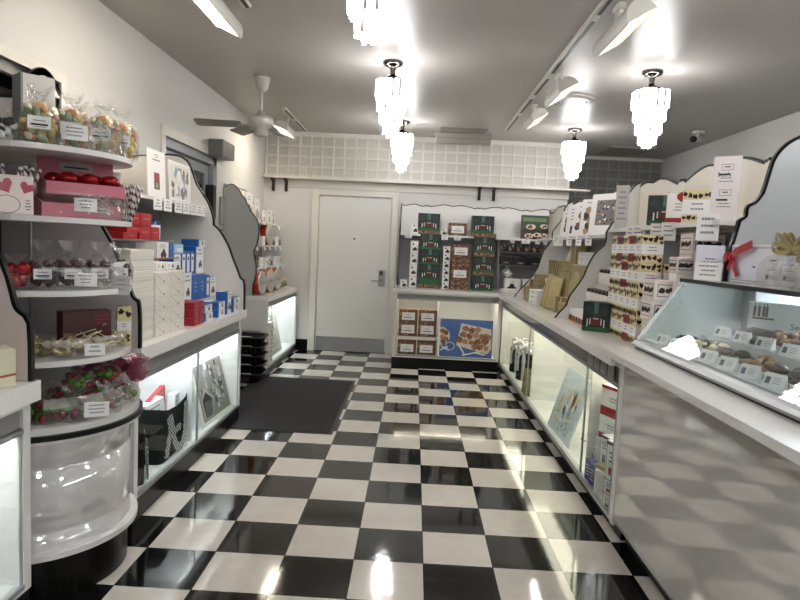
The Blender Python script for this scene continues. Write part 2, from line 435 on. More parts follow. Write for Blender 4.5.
# ------------------------------------------------------------------ ceiling things
SHADE = mat('lit_frosted_glass', 'ffffff', .4, emit=LAMP, ehex='fdfdff')
GAP = mat('shade_rod_gap', 'b9b6b0', .4)
def chandelier():
    t = thing('pendant_lamp', '', 'lamp', world=False)
    m = MB(); m.lathe([(.0001, 2.72), (.075, 2.72), (.075, 2.705), (.062, 2.69), (.03, 2.682), (.022, 2.672), (.018, 2.645), (.024, 2.62), (.05, 2.606), (.085, 2.59), (.09, 2.575), (.0001, 2.575)], CHROME, n=24)
    m.build('canopy', t, (0, 0, 2.72))
    # four tiers of glass rods, square plan with cut corners
    def tier(m, r, z0, z1, n):
        for i in range(n):
            a = 2*PI*i/n
            k = 1/max(abs(math.cos(a)), abs(math.sin(a)))
            k = min(k, 1.16)
            x, y = r*k*math.cos(a), r*k*math.sin(a); rr = PI*r/n*1.08
            zz = z0-(.005 if i % 2 else 0)
            m.lathe([(.0001, zz), (rr*.9, zz), (rr, zz+.008), (rr, z1)], GAP if i % 7 in (2, 4) else SHADE, (x, y, 0), 6, smooth=False)
        m.disc(r*.97, z1-.004, z1, GAP, n=16)
    for r, z0, z1, n in ((.106, 2.455, 2.573, 30), (.093, 2.365, 2.47, 26), (.074, 2.275, 2.38, 22), (.050, 2.205, 2.29, 16), (.022, 2.18, 2.22, 8)):
        m = MB(); tier(m, r, z0, z1, n); m.build('glass_tier', t, (0, 0, 2.72))
    return t
lamps = [(-.33, -2.19, 'added unseen lit tiered glass lamp above the camera on the left'), (1.545, -2.19, 'added unseen lit tiered glass lamp behind the camera on the right'), (-.33, -4.3, 'added unseen lit tiered glass lamp near the front wall on the left'), (1.545, -4.3, 'added unseen lit tiered glass lamp near the front wall on the right'),  # four out-of-frame lamps added to light the front faces
         (-.33, -.07, 'brightly lit tiered glass lamp cut off by the top of the photo'),
         (-.33, 2.05, 'lit tiered glass lamp at left centre, between the top-cut lamp and the farther one'),
         (-.30, 4.18, 'small looking lit tiered glass lamp at centre, just in front of the back lattice'),
         (1.545, 2.02, 'large lit tiered glass lamp on the right side of the ceiling'),
         (1.55, 4.20, 'lit tiered glass lamp beyond the round air vent on the right'),
         (1.545, -.07, 'lit tiered glass lamp above the candy case, seen mirrored in its glass')]
lp = chandelier()
for i, (x, y, lab) in enumerate(lamps):
    if i == 0: o = lp
    else:
        o = lp.copy(); COL.objects.link(o)
        for c in lp.children:
            k = c.copy(); k.parent = o; COL.objects.link(k)
    o.location = (x, y, 2.72); tag(o, lab, 'lamp', 'tiered glass ceiling lamps')

# ceiling fan
FANW = mat('fan_white', 'bcb8b0', .35); FANB = mat('fan_blade_grey', '8b8883', .45)
fx, fy = -1.44, 2.63
t = thing('ceiling_fan', 'white ceiling fan with grey blades near the left wall', 'fan', (fx, fy, 2.72))
m = MB(); m.lathe([(.0001, 2.719), (.068, 2.719), (.07, 2.70), (.06, 2.66), (.045, 2.62), (.03, 2.605), (.0001, 2.6)], FANW, (fx, fy, 0)); m.build('canopy', t)
m = MB(); m.tube([(fx, fy, 2.61), (fx, fy, 2.42)], .014, FANW, 12); m.build('downrod', t)
m = MB(); m.lathe([(.0001, 2.44), (.03, 2.44), (.035, 2.415), (.065, 2.405), (.095, 2.39), (.104, 2.365), (.102, 2.335), (.085, 2.315), (.055, 2.30), (.056, 2.25), (.045, 2.235), (.0001, 2.232)], FANW, (fx, fy, 0)); m.build('motor', t)
for k, a in enumerate((182, 128, 84)):
    m = MB(); R = Matrix.Translation((fx, fy, 2.325)) @ Matrix.Rotation(math.radians(a), 4, 'Z') @ Matrix.Rotation(math.radians(13), 4, 'X')
    m.box(.08, .2, -.018, .018, -.006, .0, FANW, .002, M=R)
    m.prism([(.16, -.05), (.2, -.062), (.52, -.07), (.545, -.055), (.545, .055), (.52, .07), (.2, .062), (.16, .05)], 'xy', 0, .007, FANB, M=R)
    m.build('blade', t)

# track rails and floods
FLOODW = mat('flood_housing', 'c9c6bd', .35); LENS = mat('lit_flood_lens', 'fff2dc', .3, emit=FLOOD, ehex='fff0d8'); LENSW = mat('bright_flood_lens', 'fff2dc', .3, emit=24., ehex='fff1de')
def rail(name, label, x, y0, y1, slots):
    t = thing('track_rail', label, 'track rail', (x, (y0+y1)/2, ZC))
    m = MB(); m.box(x-.024, x+.028, y0, y1, ZC-.022, ZC-.0005, FLOODW, .003); m.build('rail', t)
    m = MB()
    for a, b in slots: m.box(x-.002, x+.020, a, b, ZC-.0245, ZC-.0222, EDGE)
    m.build('slot', t)['label'] = 'black conductor slot'
rail('r', 'long white track rail on the ceiling right of centre', .835, -.6, 4.36, [(-.6, .95), (1.05, 2.1), (2.25, 2.75), (2.9, 3.45), (3.6, 4.33)])
rail('l', 'white track rail on the ceiling at the top left corner', -1.14, -1.2, 1.06, [(-1.2, .3), (.4, 1.05)])
rail('f', 'short white track rail near the far left end of the ceiling', -1.50, 3.72, 4.98, [(3.8, 4.2), (4.35, 4.9)])
def flood(label, x, y, side, tilt, ln=.42):
    """side: +1 the lit face turns to +x, -1 to -x"""
    t = thing('flood_light', label, 'flood light', (x, y, ZC-.023), 0, 'track floods on the ceiling', world=False)
    m = MB(); m.box(-.022, .022, -.05, .05, -.03, 0, FLOODW, .004); m.box(-.016, .016, -.03, .03, -.11, -.02, FLOODW, .006); m.build('mount', t)
    R = Matrix.Translation((0, 0, -.115)) @ Matrix.Rotation(side*tilt, 4, 'Y')
    prof = smooth_path([(-.075, -.045), (-.06, .0), (-.02, .03), (.03, .03), (.065, .0), (.08, -.045)], (), 3)
    inner = [(p[0]*.93, p[1]-.006) for p in prof]
    m = MB(); m.prism(prof+inner[::-1], 'xz', -ln/2, ln/2, FLOODW, M=R)
    for s in (-1, 1): m.prism(prof, 'xz', s*ln/2-.004, s*ln/2+.004, FLOODW, M=R)
    m.build('housing', t)
    m = MB(); m.box(-.068, .072, -ln/2+.006, ln/2-.006, -.036, -.030, LENS if side > 0 else LENSW, M=R); m.build('lens', t)
    m = MB()
    for i in range(12): m.box(-.07, .074, -ln/2+.02+i*(ln-.04)/11-.0015, -ln/2+.02+i*(ln-.04)/11+.0015, -.043, -.0362, FLOODW, M=R)
    m.build('louvre', t)
flood('white track flood with lit face, cut off by the photo top right of centre', .91, .80, 1, -.55, .56)
flood('white track flood with a lit face, beside the round ceiling vent', .90, 2.12, 1, -.55, .46)
flood('white track flood at the far end of the long ceiling rail', .90, 3.10, 1, -.55, .44)
flood('white ribbed track flood glowing at the top left corner', -1.20, .72, -1, -.42, .56)
flood('white track flood hanging near the back left lattice corner', -1.55, 4.15, -1, -.35, .5)
t = thing('wall_washer', 'long grey light bar on the ceiling in front of the back lattice', 'light', (.37, 4.52, ZC))
BARG = mat('warm_grey_bar', '8d8980', .4)
m = MB(); m.box(.12, .64, 4.43, 4.53, ZC-.05, ZC-.0005, BARG, .004); m.build('base', t)
m = MB(); m.box(.07, .68, 4.40, 4.52, ZC-.17, ZC-.052, BARG, .01); m.box(.075, .675, 4.396, 4.399, ZC-.12, ZC-.114, DK); m.build('cover', t)
# air vent
t = thing('air_vent', 'round white slotted air vent on the ceiling beside the track', 'air vent', (1.19, 2.93, ZC))
m = MB(); m.lathe([(.2, -.0005), (.2, -.008), (.175, -.022), (.0001, -.024)], FLOODW, (1.19, 2.93, ZC), 40); m.build('ring', t)
for r in (.045, .08, .115, .15):
    m = MB(); m.lathe([(r-.012, -.0248), (r+.008, -.0246)], EDGE, (1.19, 2.93, ZC), 36); m.build('slot', t)['label'] = 'black ring slot'
# security camera
t = thing('security_camera', 'small white dome arm security camera under the ceiling by the right wall', 'camera', (2.80, 4.05, ZC))
m = MB(); m.lathe([(.0001, -.0005), (.06, -.0005), (.06, -.02), (.03, -.03), (.0001, -.03)], FLOODW, (2.80, 4.05, ZC), 20); m.tube([(2.8, 4.05, ZC-.02), (2.79, 4.03, ZC-.07)], .014, FLOODW); m.build('mount', t)
m = MB(); m.tube([(2.84, 4.06, ZC-.07), (2.74, 4.0, ZC-.09)], .036, FLOODW, 14); m.build('body', t)
m = MB(); m.tube([(2.745, 4.003, ZC-.089), (2.715, 3.985, ZC-.095)], .032, BLKM, 14); m.build('lens', t)
m = MB(); m.box(2.25, 2.75, 5.12, 5.72, ZC-.02, ZC-.0005, mat('hatch_grey', '8f8b84', .5)); m.box(2.23, 2.77, 5.10, 5.12, ZC-.024, ZC-.0005, MATS['hatch_grey']); m.box(2.23, 2.77, 5.72, 5.74, ZC-.024, ZC-.0005, MATS['hatch_grey'])
tag(m.build('ceiling_hatch'), 'grey square hatch in the ceiling of the recess on the right', 'hatch')
# notice on the left wall and mat
t = thing('wall_notice', 'grey framed notice on the left wall just past the entrance door', 'notice', (XL, 3.44, 1.55))
m = MB(); m.box(XL+.001, XL+.02, 3.38, 3.49, 1.50, 1.77, FRM, .003); m.build('frame', t)
m = MB(); m.box(XL+.02, XL+.022, 3.39, 3.48, 1.51, 1.76, mat('notice_paper', 'b9b6ae', .5)); m.build('sheet', t)
m = MB(); m.box(XL+.001, XL+.03, 3.395, 3.46, 1.38, 1.46, FRM, .004); m.box(XL+.03, XL+.034, 3.415, 3.44, 1.40, 1.44, PAPER)
tag(m.build('light_switch'), 'light grey switch plate under the framed notice on the left wall', 'switch')
MATT = mat('charcoal_carpet', '434345', .95, spec=.1, vary=.35, vscale=260, bump=.5, bscale=500)
t = thing('door_mat', 'charcoal ribbed entrance mat on the checker floor', 'mat', (-1.1, 2.64, 0))
m = MB(); m.box(-1.60, -.66, 1.76, 3.49, .0005, .009, MATT, .003); m.build('pile', t)
m = MB(); m.box(-1.62, -.635, 1.74, 3.51, .0003, .004, BLKM); m.build('rubber_border', t)
# ------------------------------------------------------------------ counters
TUBE = mat('case_light_tube', 'ffffff', .4, emit=CASE, ehex='f4f6ff')
TUBEW = mat('case_light_panel_warm', 'ffffff', .4, emit=CASE*.13, ehex='fff4dc')
VAL = mat('glossy_valance', '8f8e8c', .1, metal=.15, spec=.7, vary=.03)
def counter(name, label, org, rz, L, D, H, divs, tube=TUBE, kick=.10, rim=.02, rec=.06, stile=.04, val=.085, glass=True, lining=LIGHTIN):
    """front at local y=0 facing -y, length along +x"""
    t = thing(name, label, 'display counter', org, rz, world=False)
    m = MB()
    m.box(0, L, 0, D, kick, kick+rim, WHT); m.box(0, L, D-.02, D, kick+rim, H, lining)
    m.box(0, stile, 0, D-.02, kick+rim, H, WHT); m.box(L-stile, L, 0, D-.02, kick+rim, H, WHT)
    m.box(stile, L-stile, 0, .03, H-.02, H, WHT); m.box(stile, L-stile, .03, D-.02, H-.012, H, lining)
    m.box(stile, L-stile, .03, D-.02, kick+rim, kick+rim+.004, lining)
    m.build('carcass', t)
    m = MB(); m.box(.0, L, rec, D, 0, kick, BLK); m.build('plinth', t)['label'] = 'gloss black plinth'
    for d in divs:
        m = MB(); m.box(d-.006, d+.006, .035, D-.02, kick+rim, H-.012, lining); m.build('divider', t)
    m = MB(); m.box(stile, L-stile, .012, .03, H-.02-val, H-.02, VAL); m.build('valance', t)
    m = MB(); m.box(stile+.03, L-stile-.03, .032 if tube is TUBE else .05, .055 if tube is TUBE else .27, H-.045 if tube is TUBE else H-.03, H-.022, tube); m.build('light_tube', t)
    if glass:
        e = [stile]+list(divs)+[L-stile]
        for i in range(len(e)-1):
            y = .006 if i % 2 else .0
            m = MB(); m.box(e[i]-.008, e[i+1]+.008, y+.001, y+.006, kick+rim, H-.02-val+.02, GLASS); g = m.build('glass_door', t)
            m = MB(); m.box(e[i+1]-.004, e[i+1]+.008, y-.002, y+.007, kick+rim, H-.02-val+.02, ALU); m.build('edge_strip', g)
    for z in (kick+rim-.006, H-.02-val):
        m = MB(); m.box(stile, L-stile, -.003, .01, z, z+.016, ALU); m.build('door_track', t)
    return t
RA, RL, RB = -PI/2, PI/2, 0.
counter('display_counter', 'lit white glass fronted counter on the left with the leaning photo poster', (-1.375, .20, 0), RL, 1.77, .63, .79, (.85,), kick=.115, rim=.012, rec=.006)
counter('display_counter', 'lit white glass fronted counter on the left past the entrance mat', (-1.545, 3.50, 0), RL, 1.55, .46, .775, (.20,), kick=.075, val=.05, rec=.01)
counter('display_counter', 'lit white glass fronted counter cut off at the left edge of the photo', (-1.40, -2.2, 0), RL, 1.66, .60, .79, (.8,), kick=.12, rec=.006)
counter('display_counter', 'lit glass fronted counter under the back wall with brown boxes and blue poster', (-.31, 4.30, 0), RB, 1.21, .82, .865, (.52,), TUBEW, kick=.125, val=.06, stile=.035, glass=False, rec=.035)
counter('display_counter', 'long lit glass fronted counter along the right side of the aisle', (.91, 4.29, 0), RA, 3.96, .60, .865, (1.66, 3.38), TUBEW, kick=.095, val=.10, stile=.03)
# worktops
def slab(label, pts, z0, z1, mt=SOLID):
    m = MB(); m.prism(pts, 'xy', z0, z1, mt); o = m.build('worktop'); return tag(o, label, 'worktop')
slab('white worktop carrying the white and blue cartons on the left', [(-2.015, .20), (-1.345, .20), (-1.345, 1.985), (-2.015, 1.985)], .79, .85)
slab('white worktop under the red round tins on the left past the mat', [(-2.015, 3.49), (-1.515, 3.49), (-1.515, 5.06), (-2.015, 5.06)], .775, .815)
slab('white worktop end cut off at the left edge of the photo', [(-2.015, -2.2), (-1.375, -2.2), (-1.375, -.52), (-2.015, -.52)], .79, .86)
slab('white L shaped worktop along the right and back counters', [(-.33, 4.27), (.845, 4.27), (.845, .30), (1.56, .30), (1.56, 4.27), (1.56, 5.125), (-.33, 5.125)], .865, .905)
# near service counter
t = thing('service_counter', 'grey glossy laminate counter carrying the candy case, mirroring the checker floor', 'counter', (1.3, -1.0, 0))
m = MB(); m.box(.905, 1.85, -2.6, .305, .13, .885, GRY); m.box(.9, .915, .27, .31, .10, .885, WHT); m.build('body', t)
m = MB(); m.box(.985, 1.85, -2.6, .305, 0, .128, BLK); m.build('plinth', t)['label'] = 'gloss black plinth'
m = MB(); m.box(.900, .9045, -2.6, .268, .13, .14, ALU); m.build('edge_trim', t)
slab('bright white worktop edge under the slanted candy case', [(.835, -2.6), (1.85, -2.6), (1.85, .50), (1.02, .50), (.855, .50), (.835, .47)], .9055, .935)

# ------------------------------------------------------------------ scalloped racks
def crest(u0, u1, base, cs, per, amp=.045):
    """top outline between u0 and u1: swelling arcs that meet in small double-bumped crests at cs"""
    pts = []; n = int((u1-u0)/.012)+1
    for i in range(n+1):
        u = u0+(u1-u0)*i/n
        d = min(abs(u-c) for c in cs)
        t = min(1, d/(per/2))
        z = base+amp*math.sin(PI/2*min(1, max(0, (t-.14)/.62)))-(.014*max(0, (t-.76)/.24))
        if d < .05: z = base+.004+.014*abs(math.sin(PI*d/.035))*(1 if d < .036 else .4)
        pts.append((u, z))
    return pts
def edged(m, pts, plane, a, b, M=None, r=.0045):
    c = (a+b)/2
    P = lambda p: {'xz': (p[0], c, p[1]), 'yz': (c, p[0], p[1])}[plane]
    n = V3((0, 0, 0))
    # flat black band following the edge, a hair proud of both faces
    for i in range(len(pts)-1):
        p, q = V3((pts[i][0], pts[i][1], 0)), V3((pts[i+1][0], pts[i+1][1], 0))
        d = (q-p)
        if d.length < 1e-5: continue
        d.normalize(); nn = V3((-d.y, d.x, 0))*r; d = d*r*.5
        quad = [p-d-nn, q+d-nn, q+d+nn, p-d+nn]
        m.prism([(v.x, v.y) for v in quad], plane, a-.0015, b+.0015, EDGE, M)
def side_panel(t, prof, wall, y, thick, mt, zb, r=.006):
    """prof: (x,z) front outline from bottom to top; wall: x of the back"""
    m = MB(); poly = [(wall, zb)]+list(prof)+[(wall, prof[-1][1])]
    m.prism(poly, 'xz', y, y+thick, mt); p = m.build('side_panel', t)
    m = MB(); edged(m, list(prof), 'xz', y, y+thick, r=r); m.build('edge_band', p)['label'] = 'black edge band'
def tags_label(m, fr, w, h, M=None, rows=3):
    for i in range(rows):
        v = h*(.75-.22*i); k = (.62, .5, .34)[i % 3]
        m.print_rect(fr, w*(.5-k/2), v-h*.03, w*(.5+k/2), v+h*.03, INKG, M=M)
# left rack over counter A
LR = [(-1.357, .851), (-1.357, .95), (-1.36, 1.03), (-1.366, 1.07), (-1.39, 1.088), (-1.411, 1.14), (-1.45, 1.23), (-1.482, 1.312), (-1.52, 1.38), (-1.556, 1.432), (-1.60, 1.47), (-1.60, 1.50), (-1.612, 1.55), (-1.642, 1.625), (-1.69, 1.70), (-1.73, 1.76), (-1.765, 1.85), (-1.80, 1.92), (-1.87, 1.96), (-2.0, 1.965)]
LRs = smooth_path(LR, (3, 10, 11), 4)
t = thing('display_rack', 'white scalloped rack with black edges over the white and blue cartons', 'display rack', (-1.8, 1.1, .851))
side_panel(t, LRs, -2.015, .202, .016, mat('mauve_white_panel', 'cfc8c8', .3, vary=.02), .851, .006); side_panel(t, LRs, -2.015, 1.955, .016, WHT, .851)
m = MB(); pts = crest(.22, 1.953, 1.875, [.55, 1.42], .87); m.prism([(.22, 1.60)]+pts+[(1.953, 1.60)], 'yz', -2.012, -1.998, CREAM); bb = m.build('crest_board', t)
m = MB(); edged(m, pts, 'yz', -2.012, -1.998); m.build('edge_band', bb)['label'] = 'black edge band'
m = MB(); m.box(-2.012, -2.0, .22, 1.953, .852, 1.6, GREYP); m.build('back_panel', t)
m = MB(); m.box(-1.998, -1.66, .22, 1.953, 1.582, 1.602, WHT); m.build('shelf', t)
# left rack B
LB = [(-1.70, .816), (-1.70, .92), (-1.678, 1.0), (-1.672, 1.09), (-1.685, 1.17), (-1.70, 1.25), (-1.675, 1.32), (-1.66, 1.40), (-1.655, 1.48), (-1.668, 1.55), (-1.70, 1.60), (-1.745, 1.66), (-1.76, 1.70), (-1.785, 1.73), (-1.80, 1.77), (-1.84, 1.81), (-1.86, 1.85), (-1.905, 1.895), (-1.95, 1.905), (-2.005, 1.875)]
LBs = smooth_path(LB, (12, 15), 4)
t = thing('display_rack', 'tall grey scalloped end rack past the entrance mat holding red tins', 'display rack', (-1.8, 4.3, .816))
side_panel(t, LBs, -2.015, 3.50, .016, mat('light_grey_panel', 'b3b2af', .4, vary=.02), .816, .004)
m = MB(); pts = [(u, z-max(0, (u-4.35)*.42)) for u, z in crest(3.518, 5.033, 1.86, [3.72, 4.45, 5.0], .73, .05)]; m.prism([(3.518, 1.55)]+pts+[(5.033, 1.55)], 'yz', -2.012, -1.998, CREAM); bb = m.build('crest_board', t)
m = MB(); edged(m, pts, 'yz', -2.012, -1.998); m.build('edge_band', bb)
m = MB(); m.box(-2.012, -2.0, 3.518, 5.033, .817, 1.55, GREYP); m.build('back_panel', t)
for z, x in ((1.54, -1.75), (1.30, -1.73), (1.07, -1.70)):
    m = MB(); m.box(-1.998, x, 3.518, 5.033, z, z+.014, WHT); m.build('shelf', t)
# near-left end panel (counter C)
LC = [(-1.392, .861), (-1.392, .98), (-1.396, 1.06), (-1.41, 1.085), (-1.44, 1.11), (-1.455, 1.16), (-1.472, 1.22), (-1.50, 1.28), (-1.56, 1.345), (-1.62, 1.40), (-1.66, 1.43), (-1.70, 1.52), (-1.76, 1.6)]
LCs = smooth_path(LC, (2, 3), 4)
t = thing('display_rack', 'pinkish white scalloped end panel rising from the left edge counter', 'display rack', (-1.8, -.54, .861))
side_panel(t, LCs, -2.015, -.555, .016, mat('warm_white_panel', 'd6c9c4', .3, vary=.02), .861, .0065)
# right rack
R1 = [(.96, .906), (1.01, .98), (1.08, 1.06), (1.13, 1.13), (1.165, 1.19), (1.19, 1.24), (1.21, 1.32), (1.235, 1.40), (1.28, 1.465), (1.31, 1.52), (1.31, 1.60), (1.35, 1.66), (1.395, 1.73), (1.42, 1.84), (1.46, 1.90), (1.495, 1.92)]
R2 = [(.955, .906), (.99, .955), (1.03, 1.00), (1.043, 1.05), (1.06, 1.09), (1.10, 1.15), (1.14, 1.22), (1.16, 1.28), (1.185, 1.34), (1.22, 1.40), (1.275, 1.455), (1.285, 1.50), (1.285, 1.55), (1.31, 1.60), (1.34, 1.645), (1.37, 1.69), (1.385, 1.74), (1.42, 1.83), (1.46, 1.89), (1.495, 1.915)]
t = thing('display_rack', 'long white scalloped rack on the right worktop full of boxed candy', 'display rack', (1.45, 2.5, .906))
for p, y in ((R1, 3.85), (R2, 1.95)):
    side_panel(t, smooth_path(p, (2, 10) if p is R2 else (9, 10), 4), 1.5, y, .018, WHT, .906, .0042)
m = MB(); pts = crest(.325, 4.98, 1.845, [.30, 1.255, 2.16, 3.07, 3.95, 4.8], .92, .06); m.prism([(.325, 1.53)]+pts+[(4.98, 1.53)], 'yz', 1.5, 1.516, CREAM); bb = m.build('crest_board', t)
m = MB(); edged(m, pts, 'yz', 1.5, 1.516, r=.006); m.build('edge_band', bb)['label'] = 'black edge band'
m = MB(); m.box(1.502, 1.514, .325, 4.98, .906, 1.53, GREYP); m.build('back_panel', t)
m = MB(); m.box(1.30, 1.5, 1.97, 3.85, 1.513, 1.538, WHT); m.box(1.30, 1.5, 3.87, 4.60, 1.513, 1.538, WHT); m.build('shelf', t)
m = MB(); m.box(1.30, 1.5, .325, 1.948, 1.548, 1.575, WHT); m.build('shelf', t)
# tall grey divider beside the candy case
NG = [(1.22, .936), (1.25, 1.1), (1.30, 1.25), (1.35, 1.40), (1.368, 1.49), (1.38, 1.545), (1.385, 1.57), (1.41, 1.592), (1.412, 1.62), (1.42, 1.64), (1.45, 1.658), (1.478, 1.70), (1.488, 1.74), (1.50, 1.80), (1.512, 1.85), (1.53, 1.885), (1.565, 1.925), (1.62, 1.96), (1.70, 1.99), (1.85, 1.99)]
NG = [(1.345, 1.2875)]+NG[3:]
t = thing('display_divider', 'large pale grey scalloped divider with bold black edge behind the candy case', 'divider', (1.6, .308, 1.2875))
side_panel(t, smooth_path(NG, (6, 9), 4), 1.86, .303, .018, mat('blue_grey_panel', 'b4b8b9', .2, vary=.02), 1.2875, .0065)
# back rack
t = thing('display_rack', 'white scalloped rack against the back wall holding football and brown boxes', 'display rack', (.6, 5.0, .906))
m = MB(); pts = crest(-.30, 1.62, 1.875, [-.3, .02, .665, 1.245, 1.8], .62, .035); m.prism([(-.30, 1.53)]+pts+[(1.62, 1.53)], 'xz', 5.095, 5.11, WHT); bb = m.build('crest_board', t)
m = MB(); edged(m, pts, 'xz', 5.095, 5.11, r=.005); m.build('edge_band', bb)['label'] = 'black edge band'
m = MB(); m.box(-.29, 1.62, 5.097, 5.108, .906, 1.53, GREYP); m.build('back_panel', t)
m = MB(); m.box(-.296, 1.49, 4.86, 5.094, 1.512, 1.534, WHT); m.build('shelf', t)
m = MB(); m.prism([(4.86, .906), (4.80, 1.1), (4.83, 1.3), (4.86, 1.5), (4.86, 1.54), (4.92, 1.6), (4.95, 1.75), (5.0, 1.87), (5.094, 1.90), (5.094, .906)], 'yz', -.30, -.288, WHT); p = m.build('side_panel', t)
m = MB(); edged(m, [(4.86, .906), (4.80, 1.1), (4.83, 1.3), (4.86, 1.5), (4.86, 1.54), (4.92, 1.6), (4.95, 1.75), (5.0, 1.87), (5.094, 1.90)], 'yz', -.30, -.288, r=.006); m.build('edge_band', p)
m = MB(); m.prism([(4.78, .906), (4.94, 1.51), (5.094, 1.51), (5.094, .906)], 'yz', .905, .915, GREYP); m.build('inner_panel', t)
for z in (1.20, 1.36):
    m = MB(); m.box(.917, 1.49, 4.93 if z < 1.3 else 4.96, 5.094, z, z+.012, DK); m.build('shelf', t)

# ------------------------------------------------------------------ round corner display
DC = (-1.60, -.17)
t = thing('corner_display', 'curved white corner display with round shelves between the two left counters', 'corner display', (DC[0], DC[1], 0))
A0, A1, NA = -1.15, 1.15, 40
def sector(m, r0, r1, z0, z1, mt, a0=A0, a1=A1):
    m.lathe([(r0, z0), (r1, z0), (r1, z1), (r0, z1)], mt, (DC[0], DC[1], 0), NA, a0, a1, smooth=False)
def halfdisc(m, r, z0, z1, mt, xb=-2.01):
    """round front, straight sides back to the wall, clipped to the bay between the two counters"""
    pts = []
    for i in range(NA+1):
        a = -1.25+2.5*i/NA; y = DC[1]+r*math.sin(a)
        pts.append((DC[0]+r*math.cos(a), max(-.535, min(.196, y))))
    m.prism([(xb, pts[0][1])]+pts+[(xb, pts[-1][1])], 'xy', z0, z1, mt)
DRUM = mat('drum_laminate', 'e2e0df', .04, metal=.22, spec=.8, vary=.02)
m = MB(); prof = [(.345, .20), (.345, .255), (.338, .257), (.338, .275), (.343, .277), (.343, .50), (.338, .502), (.338, .52), (.345, .522), (.345, .615)]
m.lathe(prof, DRUM, (DC[0], DC[1], 0), 64, A0, A1, smooth=True); m.build('drum', t)
m = MB(); halfdisc(m, .335, 0, .178, BLK); m.build('plinth', t)['label'] = 'gloss black plinth'
m = MB(); halfdisc(m, .375, .178, .20, WHT); m.build('base_ring', t)
m = MB(); halfdisc(m, .385, .615, .635, WHT); halfdisc(m, .378, .648, .672, WHT); m.build('top_ring', t)
m = MB(); halfdisc(m, .392, .628, .648, EDGE); m.build('black_band', t)
SZ = (.672, .905, 1.16, 1.425, 1.675)
for z in SZ[1:]:
    m = MB(); halfdisc(m, .342, z-.02, z, WHT); m.build('shelf', t)
for z, h in zip(SZ, (.10, .075, .085, .09, .10)):
    q = .362 if z < .7 else .332
    m = MB(); m.lathe([(q, z+.0005), (q, z+h), (q-.003, z+h), (q-.003, z+.0005)], ACRY, (DC[0], DC[1], 0), NA, A0*.85, A1*.85, smooth=True); m.build('clear_fence', t)
for x, y in ((-1.72, -.42), (-1.80, .10)):
    m = MB(); m.tube([(x, y, .672), (x, y, 2.0)], .007, STEEL); m.build('post', t)
m = MB(); m.box(-1.99, -1.94, -.20, .02, .672, 1.655, mat('grey_column', 'b1b0ae', .35)); m.build('column', t)
m = MB(); m.box(-1.995, -1.991, -.54, .19, .68, 1.66, glassy('smoked_back', '8d888b', 1.5, .25, '7b7478')); m.build('smoked_back', t)
m = MB(); m.box(-1.93, -1.45, .165, .169, 1.676, 1.93, ACRY); m.build('clear_end', t)
arc = [(.40+.26*i/16, 2.09+.07*math.sin(PI*i/16)) for i in range(17)]
m = MB(); m.prism([(.40, 2.06)]+arc+[(.66, 2.06)], 'yz', -2.008, -1.996, WHT); p = m.build('crest_board', t)
m = MB(); edged(m, arc, 'yz', -2.008, -1.996, r=.018); m.build('edge_band', p)['label'] = 'black edge band'
# ------------------------------------------------------------------ goods on the left
def box_mesh(name, w, d, h, base, deco=None, bev=.002):
    m = MB(); m.box(-w/2, w/2, -d/2, d/2, 0, h, base, bev)
    if deco: deco(m, lambda f: face(f, w, d, h), w, d, h)
    return m.build(name)
def lines(m, fr, u0, v0, u1, v1, n, mt=INKG, seed=0):
    """rows of unreadably small print as short strokes"""
    r = random.Random(seed+int(u1*1e4)); h = (v1-v0)/n
    for i in range(n):
        v = v1-h*(i+.62); k = r.uniform(.55, 1); c = (u0+u1)/2; w = (u1-u0)*k/2; u = c-w
        while u < c+w:
            s = min(r.uniform(.10, .22)*(u1-u0), c+w-u); m.print_rect(fr, u, v, u+s*.82, v+h*.34, mt); u += s
def blob(m, fr, cu, cv, r, mt, seed=0, n=9, sq=1., off=.0009, jit=.25):
    q = random.Random(seed)
    m.print_poly(fr, [(cu+r*math.cos(2*PI*i/n)*(1+q.uniform(-jit, jit)), cv+r*sq*math.sin(2*PI*i/n)*(1+q.uniform(-jit, jit))) for i in range(n)], mt, off)
def heart(m, fr, cu, cv, r, mt, a=0., off=.0009):
    pts = []
    for i in range(14):
        t = 2*PI*i/14; x = 16*math.sin(t)**3; y = 13*math.cos(t)-5*math.cos(2*t)-2*math.cos(3*t)-math.cos(4*t)
        x, y = x*r/17, y*r/17; pts.append((cu+x*math.cos(a)-y*math.sin(a), cv+x*math.sin(a)+y*math.cos(a)))
    m.print_poly(fr, pts, mt, off)
def choc(m, fr, cu, cv, r, seed=0):
    for k, (a, b) in enumerate(((-.6, -.3), (.5, -.35), (-.05, .3))): blob(m, fr, cu+a*r, cv+b*r, r*.6, (BROWN, NUT, DBROWN)[k], seed+k, off=.0008+.0002*k)

# price cards -----------------------------------------------------------
def card_mesh(w, h, paper=PAPER, tilt=0., n=3, rim=False):
    m = MB(); m.box(-w/2, w/2, -.001, .001, 0, h, paper)
    if rim: m.box(-w/2-.003, w/2+.003, -.0005, .0025, -.001, h+.003, ACRY)
    fr = (V3((-w/2, -.001, 0)), V3((1,0,0)), V3((0,0,1)), V3((0,-1,0)))
    lines(m, fr, w*.14, h*.16, w*.86, h*.9, n, INKG, n)
    return m.build('price_card')
TAGP = {}
def ptag(label, loc, rz, w=.06, h=.055, group=None, rx=0., name='price_card', cat='price card'):
    k = (w, h)
    if k not in TAGP: TAGP[k] = card_mesh(w, h)
    return put(TAGP[k], name, label, cat, loc, rz, group, rx=rx)
SIDE_L, SIDE_R = PI/2, -PI/2      # turn a front (-y) to face +x / -x
for i, y in enumerate((1.10, 1.25, 1.42, 1.56, 1.70, 1.82, 1.91)):
    ptag('white price card, %s from the near end of the left crest shelf' % ORD[i], (-1.656, y, 1.525), SIDE_L, .125 if i < 6 else .05, .075, 'price cards on the left crest shelf')
